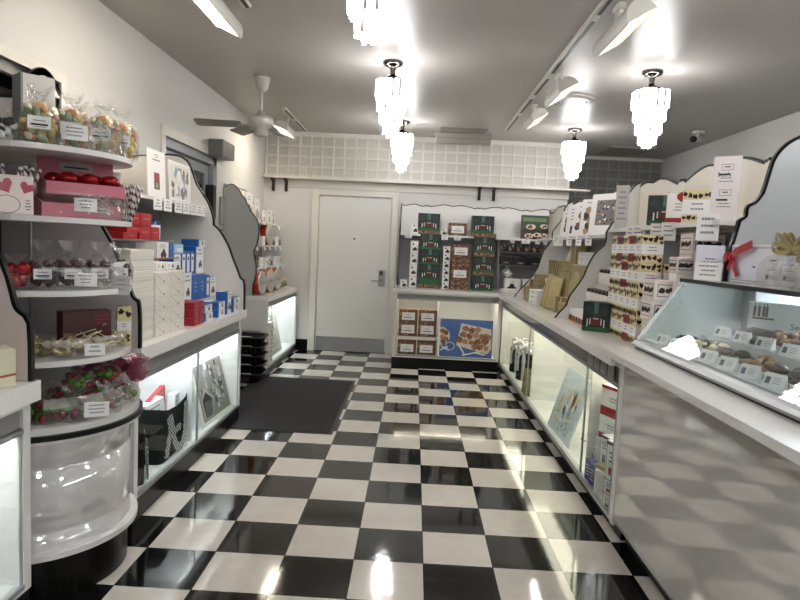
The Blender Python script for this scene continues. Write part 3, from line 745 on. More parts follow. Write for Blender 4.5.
# tall sign and photo board
m = MB(); m.box(-.13, .13, -.002, .002, 0, .285, PAPER)
fr = (V3((-.13, -.0022, 0)), V3((1,0,0)), V3((0,0,1)), V3((0,-1,0)))
lines(m, fr, .09, .235, .17, .265, 2, INKG, 1); lines(m, fr, .05, .215, .21, .235, 1, INK, 2)
m.print_rect(fr, .09, .05, .17, .15, BROWN, .0005); m.print_rect(fr, .092, .10, .168, .148, mat('dusty_red_print', '8e3038', .5), .001); blob(m, fr, .13, .075, .022, NUTL, 3, off=.001)
o = m.build('standing_sign'); put(o, 'standing_sign', 'tall white card with a small dark red picture on the left crest shelf', 'sign', (-1.70, 1.19, 1.603), SIDE_L, rx=-.04)
m = MB(); m.box(-.19, .19, -.002, .002, 0, .26, PAPER)
fr = (V3((-.19, -.0022, 0)), V3((1,0,0)), V3((0,0,1)), V3((0,-1,0)))
SKYB = mat('pale_blue_print', '8ea3bd', .5); TAN = mat('tan_print', '8a6a55', .5); GRYP = mat('grey_print', '77777a', .5)
m.print_rect(fr, .02, .02, .36, .24, PAPER2, .0004)
q = random.Random(2)
for i in range(26):
    u, v, a, sx, sy = q.uniform(.05, .33), q.uniform(.045, .21), q.uniform(-.7, .7), q.uniform(.012, .03), q.uniform(.016, .04)
    m.print_poly(fr, [(u+x*math.cos(a)-z*math.sin(a), v+x*math.sin(a)+z*math.cos(a)) for x, z in ((-sx, -sy), (sx, -sy), (sx, sy), (-sx, sy))], (SKYB, PAPER, TAN, PAPER, GRYP, PAPER2)[i % 6], .0006+.00006*i)
    if i % 3 == 0: choc(m, fr, u, v, .016, i)
o = m.build('photo_board'); put(o, 'photo_board', 'white board with a photo of wrapped gifts on the left crest shelf', 'sign', (-1.70, 1.57, 1.603), SIDE_L, rx=-.05)

def ribbon(m, pts, wd, mt=REDR):
    for i in range(len(pts)-1):
        p, qq = V3(pts[i]), V3(pts[i+1]); dd = (qq-p).normalized(); nn = V3((-dd.z, 0, dd.x))*wd/2
        m.add([p-nn, qq-nn, qq+nn, p+nn, p-nn+V3((0,.003,0)), qq-nn+V3((0,.003,0)), qq+nn+V3((0,.003,0)), p+nn+V3((0,.003,0))], [(0,1,2,3),(7,6,5,4),(0,4,5,1),(2,6,7,3),(1,5,6,2),(0,3,7,4)], mt)
# white boxes ---------------------------------------------------------
WB = mat('ivory_gift_box', 'dedacf', .4, vary=.02)
def d_flat(m, F, w, d, h):
    m.print_rect(F('F'), .004, h*.30, w-.004, h*.32, INKG); 
flat = box_mesh('gift_box', .25, .22, .0495, WB, d_flat, .003)
for i in range(9):
    put(flat, 'gift_box', 'flat ivory gift box, %s from the bottom of the tall stack' % ORD[i], 'gift box', (-1.525+random.uniform(-.004, .004), .372+random.uniform(-.004, .004), .8505+i*.0502), SIDE_L+random.uniform(-.02, .02), 'flat ivory boxes in the tall stack')
def d_env(m, F, w, d, h):
    f = F('F'); m.print_poly(f, [(.0, h), (.004, h), (w*.42, h*.34), (w*.40, h*.33)], INKG)
    heart(m, f, w*.52, h*.26, .008, INK); m.print_rect(f, w*.78, h*.8, w*.86, h*.85, INKG)
env = box_mesh('gift_box', .196, .2, .066, WB, d_env, .003)
for c, y in enumerate((.613, .815)):
    for i in range(5):
        put(env, 'gift_box', 'sealed ivory gift box, %s from the bottom of the %s sealed column' % (ORD[i], ('nearer', 'farther')[c]), 'gift box', (-1.515, y, .8505+i*.0668), SIDE_L+random.uniform(-.015, .015), 'ivory boxes with seals in two columns')
def d_small(m, F, w, d, h):
    f = F('F'); choc(m, f, w*.72, h*.5, .012, 3); lines(m, f, w*.1, h*.3, w*.5, h*.8, 2)
    heart(m, F('R'), d*.5, h*.5, .01, INK)
sm = box_mesh('carton', .13, .15, .04, PAPER, d_small)
for i, y in enumerate((.60, .74, .88)):
    put(sm, 'carton', 'small white printed carton, %s from the near end, lying on the ivory boxes' % ORD[i], 'carton', (-1.56, y, 1.1855), SIDE_L, 'small white cartons on the ivory boxes')
# glass riser over them with the picture carton and the red cartons
t = thing('riser_shelf', 'thin tan edged riser shelf behind the ivory boxes holding the picture carton', 'shelf', (-1.78, 1.0, 1.24))
m = MB(); m.box(-1.998, -1.60, .56, 1.30, 1.232, 1.240, mat('tan_edge', '8d7768', .4)); m.build('board', t)
m = MB(); m.box(-1.998, -1.995, .56, 1.30, 1.0, 1.232, DK); m.build('bracket', t)
t = thing('riser_shelf', 'grey riser shelf under the stack of red cartons on the left', 'shelf', (-1.82, 1.0, 1.33))
m = MB(); m.box(-1.998, -1.68, .50, 1.42, 1.338, 1.346, DK); m.build('board', t)
def d_pic(m, F, w, d, h):
    f = F('F'); choc(m, f, w*.6, h*.28, .035, 5); lines(m, f, w*.25, h*.62, w*.8, h*.9, 2); m.print_rect(f, 0, 0, w*.05, h, INKG)
pic = box_mesh('carton', .19, .12, .094, PAPER, d_pic); put(pic, 'carton', 'white carton with a brown candy picture under the red cartons', 'carton', (-1.68, 1.09, 1.2405), SIDE_L)
bl = box_mesh('carton', .06, .12, .09, BLUE); put(bl, 'carton', 'blue carton standing right of the brown candy picture carton', 'carton', (-1.68, 1.225, 1.2405), SIDE_L)
def d_red(m, F, w, d, h):
    f = F('F'); lines(m, f, w*.2, h*.4, w*.85, h*.7, 1, PINK, 4)
    q = random.Random(3)
    for i in range(6): m.print_rect(f, w*.1+i*w*.13, h*.1, w*.1+i*w*.13+.006, h*.16, REDD)
ra = box_mesh('carton', .15, .14, .075, RED, d_red); rb = box_mesh('carton', .17, .14, .037, RED, d_red); rc = box_mesh('carton', .12, .14, .075, RED, d_red)
for mesh, y, z, lab in ((rb, .80, 1.3465, 'flat red carton at the bottom left of the red pile'), (rb, .845, 1.384, 'flat red carton lying on the bottom left red carton'), (ra, .985, 1.3465, 'square red carton at the bottom middle of the red pile'), (rc, 1.125, 1.3465, 'square red carton at the bottom right of the red pile'), (rc, .855, 1.4215, 'red carton standing top left on the red pile'), (ra, .995, 1.4225, 'red carton standing top right on the red pile')):
    put(mesh, 'carton', lab, 'carton', (-1.75, y, z), SIDE_L+random.uniform(-.03, .03), 'red cartons in the pile')
def d_blt(m, F, w, d, h):
    f = F('F'); m.print_rect(f, 0, h*.8, w, h, BLUE); choc(m, f, w*.6, h*.35, .013, 2)
bt = box_mesh('bottle_carton', .08, .1, .115, PAPER, d_blt)
for i, y in enumerate((1.24, 1.33)): put(bt, 'carton', 'white carton with blue top right of the red pile, %s one' % ('nearer', 'farther')[i], 'carton', (-1.80, y, 1.3465), SIDE_L, 'blue topped cartons')
rd = box_mesh('carton', .076, .12, .046, mat('crimson_carton', '9a2233', .4, vary=.1), d_red)
for c in range(2):
    for i in range(3): put(rd, 'carton', 'small crimson carton, %s of the %s stack at the worktop edge' % (('bottom', 'middle', 'top')[i], ('nearer', 'farther')[c]), 'carton', (-1.44, 1.02+c*.085, .8505+i*.0465), SIDE_L, 'crimson cartons on the worktop edge')
def d_red2(m, F, w, d, h): choc(m, F('F'), w*.55, h*.5, .025, 9)
r3 = box_mesh('carton', .09, .1, .11, REDD, d_red2); put(r3, 'carton', 'dark red carton with chocolate picture standing behind the crimson cartons', 'carton', (-1.56, 1.06, .8505), SIDE_L)
# stepped riser and the blue and white cartons
m = MB(); m.box(-1.998, -1.535, 1.18, 1.93, .8505, .955, WHT); m.box(-1.998, -1.64, 1.32, 1.93, .955, 1.115, WHT)
tag(m.build('stepped_riser'), 'white stepped riser under the blue and white cartons', 'riser')
def d_bw(side):
    def f(m, F, w, d, h):
        f = F('F'); m.print_rect(f, 0, 0, w*.12, h, BLUE); choc(m, f, w*.62, h*(.5 if h < .1 else .35), min(.03, h*.3), int(w*1e4)); lines(m, f, w*.2, h*.66, w*.9, h*.94, 1 if h < .1 else 2, INKG)
        if side: m.print_rect(F('L'), 0, 0, d, h, BLUE); m.print_rect(F('T'), 0, 0, w, d*.5, BLUE)
    return f
def d_blue(m, F, w, d, h):
    f = F('F'); lines(m, f, w*.3, h*.3, w*.7, h*.75, 3, LBLUE, 5); m.print_rect(f, w*.49, 0, w*.51, h, mat('deep_blue', '17457f', .4))
lowb = box_mesh('carton', .15, .12, .05, PAPER, d_bw(True)); tall = box_mesh('carton', .10, .08, .155, PAPER, d_bw(True)); pear = box_mesh('carton', .17, .09, .19, PAPER, d_bw(True))
blueb = box_mesh('carton', .12, .09, .17, BLUE, d_blue); mid = box_mesh('carton', .13, .09, .14, PAPER, d_bw(True)); nar = box_mesh('carton', .075, .09, .16, BLUE, lambda m, F, w, d, h: (m.print_rect(F('F'), w*.22, h*.12, w*.86, h*.88, PAPER), choc(m, F('F'), w*.55, h*.7, .014, 2)))
lb = box_mesh('carton', .15, .1, .06, LBLUE, lambda m, F, w, d, h: m.print_rect(F('F'), w*.3, h*.2, w*.95, h*.6, PAPER))
G = 'blue and white cartons on the stepped riser'
for mesh, x, y, z, lab in (
    (lowb, -1.45, 1.27, .8505, 'low white blue ended carton, lower of two by the crimson cartons'), (lowb, -1.455, 1.265, .901, 'low white blue ended carton, upper of two by the crimson cartons'),
    (lowb, -1.44, 1.49, .8505, 'low white and blue carton, lower of the middle pair at the edge'), (lowb, -1.442, 1.495, .901, 'low white and blue carton, upper of the middle pair at the edge'),
    (tall, -1.42, 1.66, .8505, 'tall white picture carton at the front between the low pairs'),
    (lowb, -1.44, 1.83, .8505, 'low white and blue carton, lower of the pair by the side panel'), (lowb, -1.44, 1.832, .901, 'low white and blue carton, upper of the pair by the side panel'),
    (pear, -1.585, 1.285, .9555, 'large white carton with brown picture on the lower riser step'), (blueb, -1.585, 1.44, .9555, 'plain blue carton right of the large picture carton'), (blueb, -1.585, 1.565, .9555, 'plain blue carton in the middle of the lower riser step'), (nar, -1.583, 1.67, .9555, 'narrow blue carton right of the two plain blue cartons'), (mid, -1.585, 1.78, .9555, 'white picture carton at the far end of the lower riser step'),
    (mid, -1.69, 1.385, 1.1155, 'white picture carton at the near end of the upper riser step'), (nar, -1.69, 1.50, 1.1155, 'narrow blue carton, nearest of three on the upper step'), (nar, -1.69, 1.58, 1.1155, 'narrow blue carton, middle of three on the upper step'), (nar, -1.69, 1.66, 1.1155, 'narrow blue carton, farthest of three on the upper step'),
    (pear, -1.69, 1.80, 1.1155, 'large white picture carton at the far end of the upper step'), (lowb, -1.69, 1.80, 1.306, 'low white carton lying on the far carton of the upper step'),
    (lb, -1.69, 1.40, 1.2605, 'light blue carton on top at the near end of the upper step')):
    put(mesh, 'carton', lab, 'carton', (x, y, z), SIDE_L+random.uniform(-.03, .03), G)

# inside counter A --------------------------------------------------------
CHK = bpy.data.materials.new('check_ribbon'); CHK.use_nodes = True
_nt = CHK.node_tree; _c = _nt.nodes.new('ShaderNodeTexChecker'); _c.inputs['Scale'].default_value = 75
_c.inputs['Color1'].default_value = lin('0b0b0b')+(1,); _c.inputs['Color2'].default_value = lin('e6e4e2')+(1,)
_t = _nt.nodes.new('ShaderNodeTexCoord'); _mp = _nt.nodes.new('ShaderNodeMapping'); _mp.inputs['Location'].default_value = (.0037, .0055, .0031)
_nt.links.new(_t.outputs['Object'], _mp.inputs[0]); _nt.links.new(_mp.outputs[0], _c.inputs['Vector']); _nt.links.new(_c.outputs[0], _nt.nodes['Principled BSDF'].inputs['Base Color'])
CLOTH = mat('black_tote_cloth', '0d0d0e', .85, spec=.2, vary=.3, bump=.3, bscale=120)
def tote(label, loc, rz, w=.40, d=.15, h=.33):
    t = thing('tote_bag', label, 'bag', loc, rz, world=False)
    m = MB(); n = 20
    for i in range(n):
        pass
    prof = [(0, .0), (.02, .0), (1., .0)]
    def ring(z, k, sag):
        pts = []
        for s in range(28):
            a = 2*PI*s/28; c, q = math.cos(a), math.sin(a)
            x = w/2*k*(abs(c)**.35)*(1 if c > 0 else -1); y = d/2*k*(abs(q)**.35)*(1 if q > 0 else -1)
            pts.append((x, y, z-(sag*(1-(2*x/w)**2) if sag else 0)))
        return pts
    rings = [ring(0, .93, 0), ring(.01, .96, 0), ring(h*.5, .985, 0), ring(h, 1.04, .035)]
    inner = [ring(h, 1.02, .035), ring(h*.55, .96, 0)]
    vs = sum(rings+inner, []); fs = []
    for j in range(len(rings)+len(inner)-1):
        for s in range(28): fs.append((j*28+s, j*28+(s+1) % 28, (j+1)*28+(s+1) % 28, (j+1)*28+s))
    fs.append(tuple(range(28))[::-1]); fs.append(tuple(range((len(rings)+1)*28, (len(rings)+2)*28)))
    m.add(vs, fs, CLOTH, True); m.build('body', t)
    # checked ribbon handles hanging down the front
    for k, (a, b, dip, y) in enumerate(((-.34, .30, .05, -d/2-.004), )):
        m = MB()
        def strip(pts, hw):
            for i in range(len(pts)-1):
                p, q = V3(pts[i]), V3(pts[i+1]); dd = (q-p).normalized(); nn = V3((-dd.z, 0, dd.x))*hw
                m.add([p-nn, q-nn, q+nn, p+nn, p-nn+V3((0,.003,0)), q-nn+V3((0,.003,0)), q+nn+V3((0,.003,0)), p+nn+V3((0,.003,0))], [(0,1,2,3),(7,6,5,4),(0,4,5,1),(2,6,7,3)], CHK)
        yy = -d/2-.008
        strip(smooth_path([(-w*.30, yy, h*.80), (-w*.27, yy-.004, h*.55), (-w*.36, yy-.006, h*.3), (-w*.40, yy-.006, h*.10)], (), 5), .03)
        strip(smooth_path([(-w*.24, yy-.001, h*.80), (-w*.20, yy-.008, h*.5), (-w*.12, yy-.010, h*.22), (.01, yy-.010, h*.10), (w*.14, yy-.010, h*.12), (w*.24, yy-.008, h*.35), (w*.28, yy-.004, h*.6), (w*.32, yy-.001, h*.86)], (), 5), .026)
        strip(smooth_path([(-w*.18, yy-.010, h*.45), (-w*.05, yy-.011, h*.5), (w*.06, yy-.011, h*.47)], (), 4), .02)
        m.build('ribbon_handle', t)['label'] = 'black and white checked ribbon handle'
    return t
tote('black tote bag with checked ribbon handles inside the lit left counter', (-1.50, .84, .132), SIDE_L+.05, .46, .15, .31)
tote('black tote bag half hidden behind the counter stile, left of the open tote', (-1.49, .42, .132), SIDE_L+.5, .22, .12, .27)
tr = box_mesh('carton', .26, .03, .2, RED); put(tr, 'carton', 'bright red carton sticking out of the black tote bag', 'carton', (-1.53, .82, .29), SIDE_L+.1, ry=-.12)
tw = box_mesh('carton', .14, .05, .2, PAPER, lambda m, F, w, d, h: lines(m, F('F'), w*.2, h*.5, w*.8, h*.9, 3)); put(tw, 'carton', 'white printed carton at the left of the tote bag opening', 'carton', (-1.49, .72, .275), SIDE_L-.35, ry=-.2)
tw2 = box_mesh('carton', .12, .045, .16, PAPER, lambda m, F, w, d, h: lines(m, F('F'), w*.2, h*.5, w*.8, h*.9, 3)); put(tw2, 'carton', 'small white carton at the right of the tote bag opening', 'carton', (-1.49, .95, .29), SIDE_L+.2, ry=.15)
# leaning photo poster
def poster():
    w, h = .57, .545
    m = MB(); m.box(-w/2, w/2, 0, .012, 0, h, mat('poster_paper', 'ece8dc', .45)); fr = (V3((-w/2, 0, 0)), V3((1,0,0)), V3((0,0,1)), V3((0,-1,0)))
    m.print_text(fr, 'baby pecan', w*.46, h*.82, .036, INK, .0008)
    g = [mat('photo_grey_%s' % c, c, .5) for c in ('8d8985', '4d4a48', 'b3aea8', 'd6d1ca', '6a6663', '343230')]
    m.print_rect(fr, .035, .03, w-.035, h*.74, g[0], .0005)
    q = random.Random(5)
    for i in range(46):
        u, v = q.uniform(.06, w-.12), q.uniform(.10, h*.66); a, b = q.uniform(.012, .05), q.uniform(.015, .06)
        m.print_rect(fr, u, v, min(u+a, w-.037), min(v+b, h*.738), g[q.randrange(6)], .0006+i*.00002)
    for i in range(26):
        u, v = q.uniform(.28, .46), q.uniform(.08, .26); blob(m, fr, u, v, q.uniform(.008, .018), g[1+i % 3 if i % 4 else 3], i, off=.0018+.00002*i)
    m.print_poly(fr, [(.05, .04), (.20, .04), (.27, .15), (.14, .25), (.05, .17)], g[2], .0026)
    m.print_poly(fr, [(.07, .17), (.145, .215), (.24, .15), (.19, .05), (.08, .05)], g[5], .0028)
    for i in range(7): m.print_poly(fr, [(.085+i*.019, .055), (.092+i*.019, .055), (.115+i*.019, .15), (.107+i*.019, .15)], g[0], .003)
    return m.build('photo_poster')
put(poster(), 'photo_poster', 'black and white gift photo poster with a text headline leaning in the left counter', 'poster', (-1.405, 1.575, .132), SIDE_L-.04, rx=-.25)

# round corner display -------------------------------------------------
def cello_bag(name, r, h, filler, lab=None, n=14):
    """clear gathered bag: body, gathered neck, loose ruffle; fillers sit inside"""
    t = bpy.data.objects.new(name, None); COL.objects.link(t)
    m = MB(); k = 20
    rad = lambda i: 1+.06*math.sin(i*2.4)+.05*math.sin(i*5.1)
    m.lathe([(.001, .001), (r*.9, .001), (r, r*.3), (r*1.02, h*.42), (r*.8, h*.6), (r*.3, h*.72), (r*.2, h*.75), (r*.5, h*.86), (r*.62, h*.97)], CELLO, n=k, rad=rad)
    m.build('wrapper', t)
    if filler: filler(t, r, h)
    if lab:
        m = MB(); y = -r*1.06; fr = (V3((0, y, 0)), V3((1,0,0)), V3((0,0,1)), V3((0,-1,0)))
        m.print_rect(fr, -r*.55, h*.22, r*.55, h*.42, PAPER, .0); m.print_rect(fr, -r*.4, h*.27, r*.4, h*.30, INK, .0008); m.print_rect(fr, -r*.3, h*.34, r*.3, h*.355, INKG, .0008); m.print_rect(fr, -r*.3, h*.245, r*.3, h*.255, INKG, .0008)
        m.add([(-r*.55, y+.001, h*.22), (r*.55, y+.001, h*.22), (r*.55, y+.001, h*.42), (-r*.55, y+.001, h*.42)], [(3,2,1,0)], PAPER); m.build('label', t)
    return t
def candies(mts, num, size, top=.55, squash=(1, 1, .75)):
    def f(t, r, h):
        q = random.Random(num); protos = []
        for i in range(num):
            a = q.uniform(0, 2*PI); rr = r*.72*math.sqrt(q.random()); z = q.uniform(size*1.1, h*top)
            if i < len(mts)*2:
                m = MB(); m.ball((0, 0, 0), tuple(size*s for s in squash), mts[i % len(mts)], 8, 6, jit=.12); o = m.build('candy', t); protos.append(o)
            else: o = protos[i % len(protos)].copy(); COL.objects.link(o); o.parent = t
            o.location = (rr*math.cos(a), rr*math.sin(a), z); o.rotation_euler = (q.uniform(0, 6), q.uniform(0, 6), q.uniform(0, 6))
    return f
def place_bag(src, label, cat, loc, rz, group, sc=1.):
    if src.get('used'):
        o = src.copy(); COL.objects.link(o)
        for c in src.children:
            k = c.copy(); k.parent = o; COL.objects.link(k)
    else: o = src; src['used'] = 1
    o.location = loc; o.rotation_euler = (0, 0, rz); o.scale = (sc, sc, sc)
    for k in ('group',):
        if k in o.keys(): del o[k]
    return tag(o, label, cat, group)
PAST = [mat('taffy_'+n, c, .35, vary=.15) for n, c in (('peach', 'e0ae78'), ('mint', 'a3b394'), ('pink', 'd98d88'), ('cream', 'e6ddc0'), ('yellow', 'e2cc74'), ('lime', 'c3c982'))]
taffy = cello_bag('candy_bag', .064, .215, candies(PAST, 64, .0165, .62, (1.25, .8, .75)), True)
CAM = V3((-.105, -2.587, 0))
def facing(x, y): return math.atan2(CAM.y-y, CAM.x-x)+PI/2
for (x, y), lab in (((-1.452, -.396), 'clear bag of pastel candy with white label, leftmost on the top round shelf'), ((-1.388, -.30), 'clear bag of pastel candy with the highest crest, middle of the top round shelf'), ((-1.33, -.19), 'clear bag of pastel candy right of the price card on the top round shelf'), ((-1.325, -.05), 'clear bag of pastel candy at the right end of the top round shelf'), ((-1.52, -.30), 'clear bag of pastel candy in the back left of the top round shelf'), ((-1.45, -.16), 'clear bag of pastel candy in the back right of the top round shelf')):
    place_bag(taffy, lab, 'candy bag', (x, y, 1.6755), facing(x, y)+random.uniform(-.2, .2), 'pastel candy bags on the top round shelf')
mono = cello_bag('candy_bag', .05, .12, candies([mat('black_candy', '151414', .3), PAPER], 16, .016, .6), False)
place_bag(mono, 'clear bag of black and white candy at the left end of the top round shelf', 'candy bag', (-1.535, -.47, 1.6755), 0, None)
wc = box_mesh('carton', .12, .10, .29, PAPER2, lambda m, F, w, d, h: (m.print_rect(F('L'), 0, 0, d, h, GREYP), m.print_rect(F('F'), 0, 0, w*.06, h, GREYP)))
put(wc, 'carton', 'tall white carton standing behind the pastel candy bags', 'carton', (-1.62, -.16, 1.6755), facing(-1.62, -.16)+.3)
CARDS = [card_mesh(.075, .05, n=3), card_mesh(.07, .045, n=2), card_mesh(.085, .055, n=3), card_mesh(.06, .05, n=2), card_mesh(.075, .10, n=4)]
def pcard(k, label, x, y, z, rz=None, rx=-.15):
    if z > .7: x, y = DC[0]+(x-DC[0])*.925, DC[1]+(y-DC[1])*.925
    return put(CARDS[k], 'price_card', label, 'price card', (x, y, z), facing(x, y) if rz is None else rz, rx=rx)
pcard(2, 'white price card standing in front of the pastel candy bags', -1.313, -.40, 1.70)
# pink counter boxes
def pinkbox(label, loc, rz, w, d, h, lid):
    t = thing('candy_box', label, 'box', loc, rz, world=False)
    m = MB()
    m.box(-w/2, w/2, -d/2, d/2, 0, .004, PINK)
    m.prism([(-d/2, 0), (-d/2, h*.62), (d/2, h), (d/2, 0)], 'yz', -w/2, -w/2+.003, PINK); m.prism([(-d/2, 0), (-d/2, h*.62), (d/2, h), (d/2, 0)], 'yz', w/2-.003, w/2, PINK)
    m.box(-w/2, w/2, -d/2, -d/2+.003, 0, h*.62, PINK); m.box(-w/2, w/2, d/2-.003, d/2, 0, h, PINK)
    m.build('tray', t)
    if lid:
        m = MB(); R = Matrix.Translation((0, d/2, h)) @ Matrix.Rotation(-.1, 4, 'X')
        m.prism([(-w/2, 0), (w/2, 0), (w/2, .075), (w*.42, .085), (-w*.42, .085), (-w/2, .075)], 'xz', 0, .004, PINK, M=R)
        fr = (R @ V3((-w/2, 0, 0)), V3((1,0,0)), R.to_3x3() @ V3((0,0,1)), R.to_3x3() @ V3((0,-1,0)))
        SIL = mat('silver_label', 'b9b5b8', .3, metal=.3)
        m.print_poly(fr, [(w*.28, .03), (w*.72, .03), (w*.72, .058), (w*.58, .06), (w*.5, .07), (w*.42, .06), (w*.28, .058)], SIL, .001)
        m.print_rect(fr, w*.34, .038, w*.66, .044, INK, .002); m.build('lid', t)
    else:
        m = MB(); m.box(-w*.02, w*.34, -d/2-.002, -d/2-.0002, h*.30, h*.52, mat('silver_label', 'b9b5b8', .3, metal=.3)); m.box(.0, w*.30, -d/2-.0026, -d/2-.002, h*.38, h*.44, INK); m.build('label', t)
    return t
px, py = -1.425, -.20; prz = facing(px, py)+.22
pinkbox('lower pink open candy box on the second round shelf from the top', (px, py, 1.4255), prz, .275, .17, .085, False)
pinkbox('upper pink candy box with raised lid and red foil hearts', (px+.012, py+.008, 1.511), prz, .275, .16, .075, True)
RM = Matrix.Rotation(prz, 3, 'Z')
for i, u in enumerate((-.055, .02, .095)):
    m = MB(); m.ball((0, 0, .026), (.037, .034, .026), REDF, 12, 8, jit=.06)
    o = m.build('foil_candy'); p = RM @ V3((u, -.035, 0)); put(o, 'foil_candy', 'red foil wrapped candy, %s of three in front of the raised pink lid' % ('left', 'middle', 'right')[i], 'candy', (px+.012+p.x, py+.008+p.y, 1.548), prz, 'red foil candies in the pink box')
for i, u in enumerate((-.09, -.02, .06, .11)):
    m = MB(); m.ball((0, 0, .026), (.034, .03, .028), REDF, 10, 7, jit=.1); o = m.build('foil_candy'); p = RM @ V3((u, .032, 0)); put(o, 'foil_candy', 'red foil wrapped candy in the back row of the upper pink box', 'candy', (px+.012+p.x, py+.008+p.y, 1.545), prz, 'back row foil candies')
pcard(0, 'white price card on the pink boxes shelf', -1.296, -.35, 1.45)
def d_hrt(m, F, w, d, h):
    f = F('F'); PK = mat('rose_print', 'b04a5c', .5)
    heart(m, f, w*.35, h*.72, .03, PK, .5); heart(m, f, w*.85, h*.7, .025, PK, -.4)
    for i in range(10): m.print_rect(f, w*.14+i*.006, h*.62, w*.142+i*.006, h*.9, PINKL, .0012)
    for i in range(12):
        a = 2*PI*i/12; m.print_poly(f, [(w*.4+.04*math.cos(a), h*.25+.03*math.sin(a)), (w*.4+.04*math.cos(a+.52), h*.25+.03*math.sin(a+.52)), (w*.4+.042*math.cos(a+.52), h*.25+.032*math.sin(a+.52)), (w*.4+.042*math.cos(a), h*.25+.032*math.sin(a))], INK)
    lines(m, f, w*.8, h*.1, w*.95, h*.4, 4, INK)
hb = box_mesh('carton', .135, .08, .135, PINKL, d_hrt); put(hb, 'carton', 'pale carton with pink heart drawings at the left of the pink boxes', 'carton', (-1.535, -.44, 1.4255), facing(-1.54, -.44)+.15)
STR = bpy.data.materials.new('striped_stick'); STR.use_nodes = True
_nt = STR.node_tree; _w = _nt.nodes.new('ShaderNodeTexWave'); _w.inputs['Scale'].default_value = 22; _w.bands_direction = 'DIAGONAL'
_r = _nt.nodes.new('ShaderNodeValToRGB'); _r.color_ramp.interpolation = 'CONSTANT'; _r.color_ramp.elements[0].color = lin('54303a')+(1,); _r.color_ramp.elements[1].color = lin('e4dcd8')+(1,); _r.color_ramp.elements[1].position = .36
_t = _nt.nodes.new('ShaderNodeTexCoord'); _nt.links.new(_t.outputs['Object'], _w.inputs['Vector']); _nt.links.new(_w.outputs['Fac'], _r.inputs[0]); _nt.links.new(_r.outputs[0], _nt.nodes['Principled BSDF'].inputs['Base Color'])
m = MB(); m.tube([(0, 0, 0), (0, 0, .15)], .0048, STR, 7); m.ball((0, 0, .15), .0062, PAPER, 7, 5); stick = m.build('candy_stick')
q = random.Random(11); K = 0
for (cx, cy, z0, n, where) in ((-1.315, -.03, 1.427, 15, 'right of the pink boxes'), (-1.57, -.36, 1.427, 12, 'behind the heart drawing carton'), (-1.33, .0, 1.427, 4, 'right of the pink boxes')):
    for i in range(n):
        a = q.uniform(-.35, .35); b = q.uniform(-.1, .4); s = 1 if where[0] == 'r' else 1.15
        put(stick, 'candy_stick', 'striped candy stick in the bunch standing %s' % where, 'candy stick', (cx+q.uniform(-.025, .025), cy+q.uniform(-.03, .03), z0), 0, 'candy sticks '+where, rx=a*.5, ry=b if where[0] == 'r' else -a, sc=s)
wtop = box_mesh('carton', .09, .05, .07, PAPER, lambda m, F, w, d, h: lines(m, F('F'), w*.1, h*.2, w*.9, h*.5, 1, INK)); put(wtop, 'carton', 'white carton with dark lettering behind the striped sticks', 'carton', (-1.40, .0, 1.56), facing(-1.4, 0)); 
m = MB(); m.box(-.05, .05, -.03, .03, 0, .134, PAPER, .002); o = m.build('carton'); put(o, 'carton', 'plain white carton supporting the lettered carton behind the striped sticks', 'carton', (-1.40, .0, 1.4255), facing(-1.4, 0))
# bags of dark candy
DK3 = [mat('dark_cherry_candy', '3a0d12', .3, vary=.3), DBROWN, mat('plum_candy', '4a1a22', .3, vary=.3)]
dark = cello_bag('candy_bag', .052, .185, candies(DK3, 20, .019, .52), True)
for (x, y), lab in (((-1.452, -.385), 'clear bag of dark candy with ribbon like top, leftmost on the third round shelf'), ((-1.385, -.31), 'clear bag of dark candy with white label left of the price card'), ((-1.33, -.215), 'clear bag of dark candy just behind the price card'), ((-1.315, -.09), 'tall clear bag of dark candy at the right of the third round shelf'), ((-1.45, -.22), 'clear bag of dark candy at the back of the third round shelf')):
    place_bag(dark, lab, 'candy bag', (x, y, 1.1605), facing(x, y)+random.uniform(-.15, .15), 'dark candy bags on the third round shelf')
redb = cello_bag('candy_bag', .06, .13, candies([REDF, RED], 16, .026, .62), False)
place_bag(redb, 'bag of red foil candy at the left end of the third round shelf', 'candy bag', (-1.52, -.43, 1.1605), 0, None)
pcard(0, 'white price card in front of the dark candy bags', -1.292, -.355, 1.175)
CARDS[4]; SILV = card_mesh(.07, .075, mat('silver_card', 'b4b2b0', .35, metal=.2), n=3)
put(SILV, 'price_card', 'silver grey price card hanging at the right end of the dark candy shelf', 'price card', (-1.254, -.20, 1.135), facing(-1.22, -.2)+.1, rx=-.05)
m = MB(); m.box(-.022, .022, -.004, .004, 0, .10, PAPER, .002); m.add([(-.012, -.0045, .02), (-.006, -.0045, .02), (-.006, -.0045, .03), (-.012, -.0045, .03)], [(0,1,2,3)], INK); sach = m.build('sachet')
for i in range(4): put(sach, 'sachet', 'white paper sachet, %s of the leaning row beside the silver price card' % ORD[i], 'sachet', (-1.285, -.135+i*.02, 1.161), facing(-1.25, -.1)+.5, 'white sachets', ry=-.25)
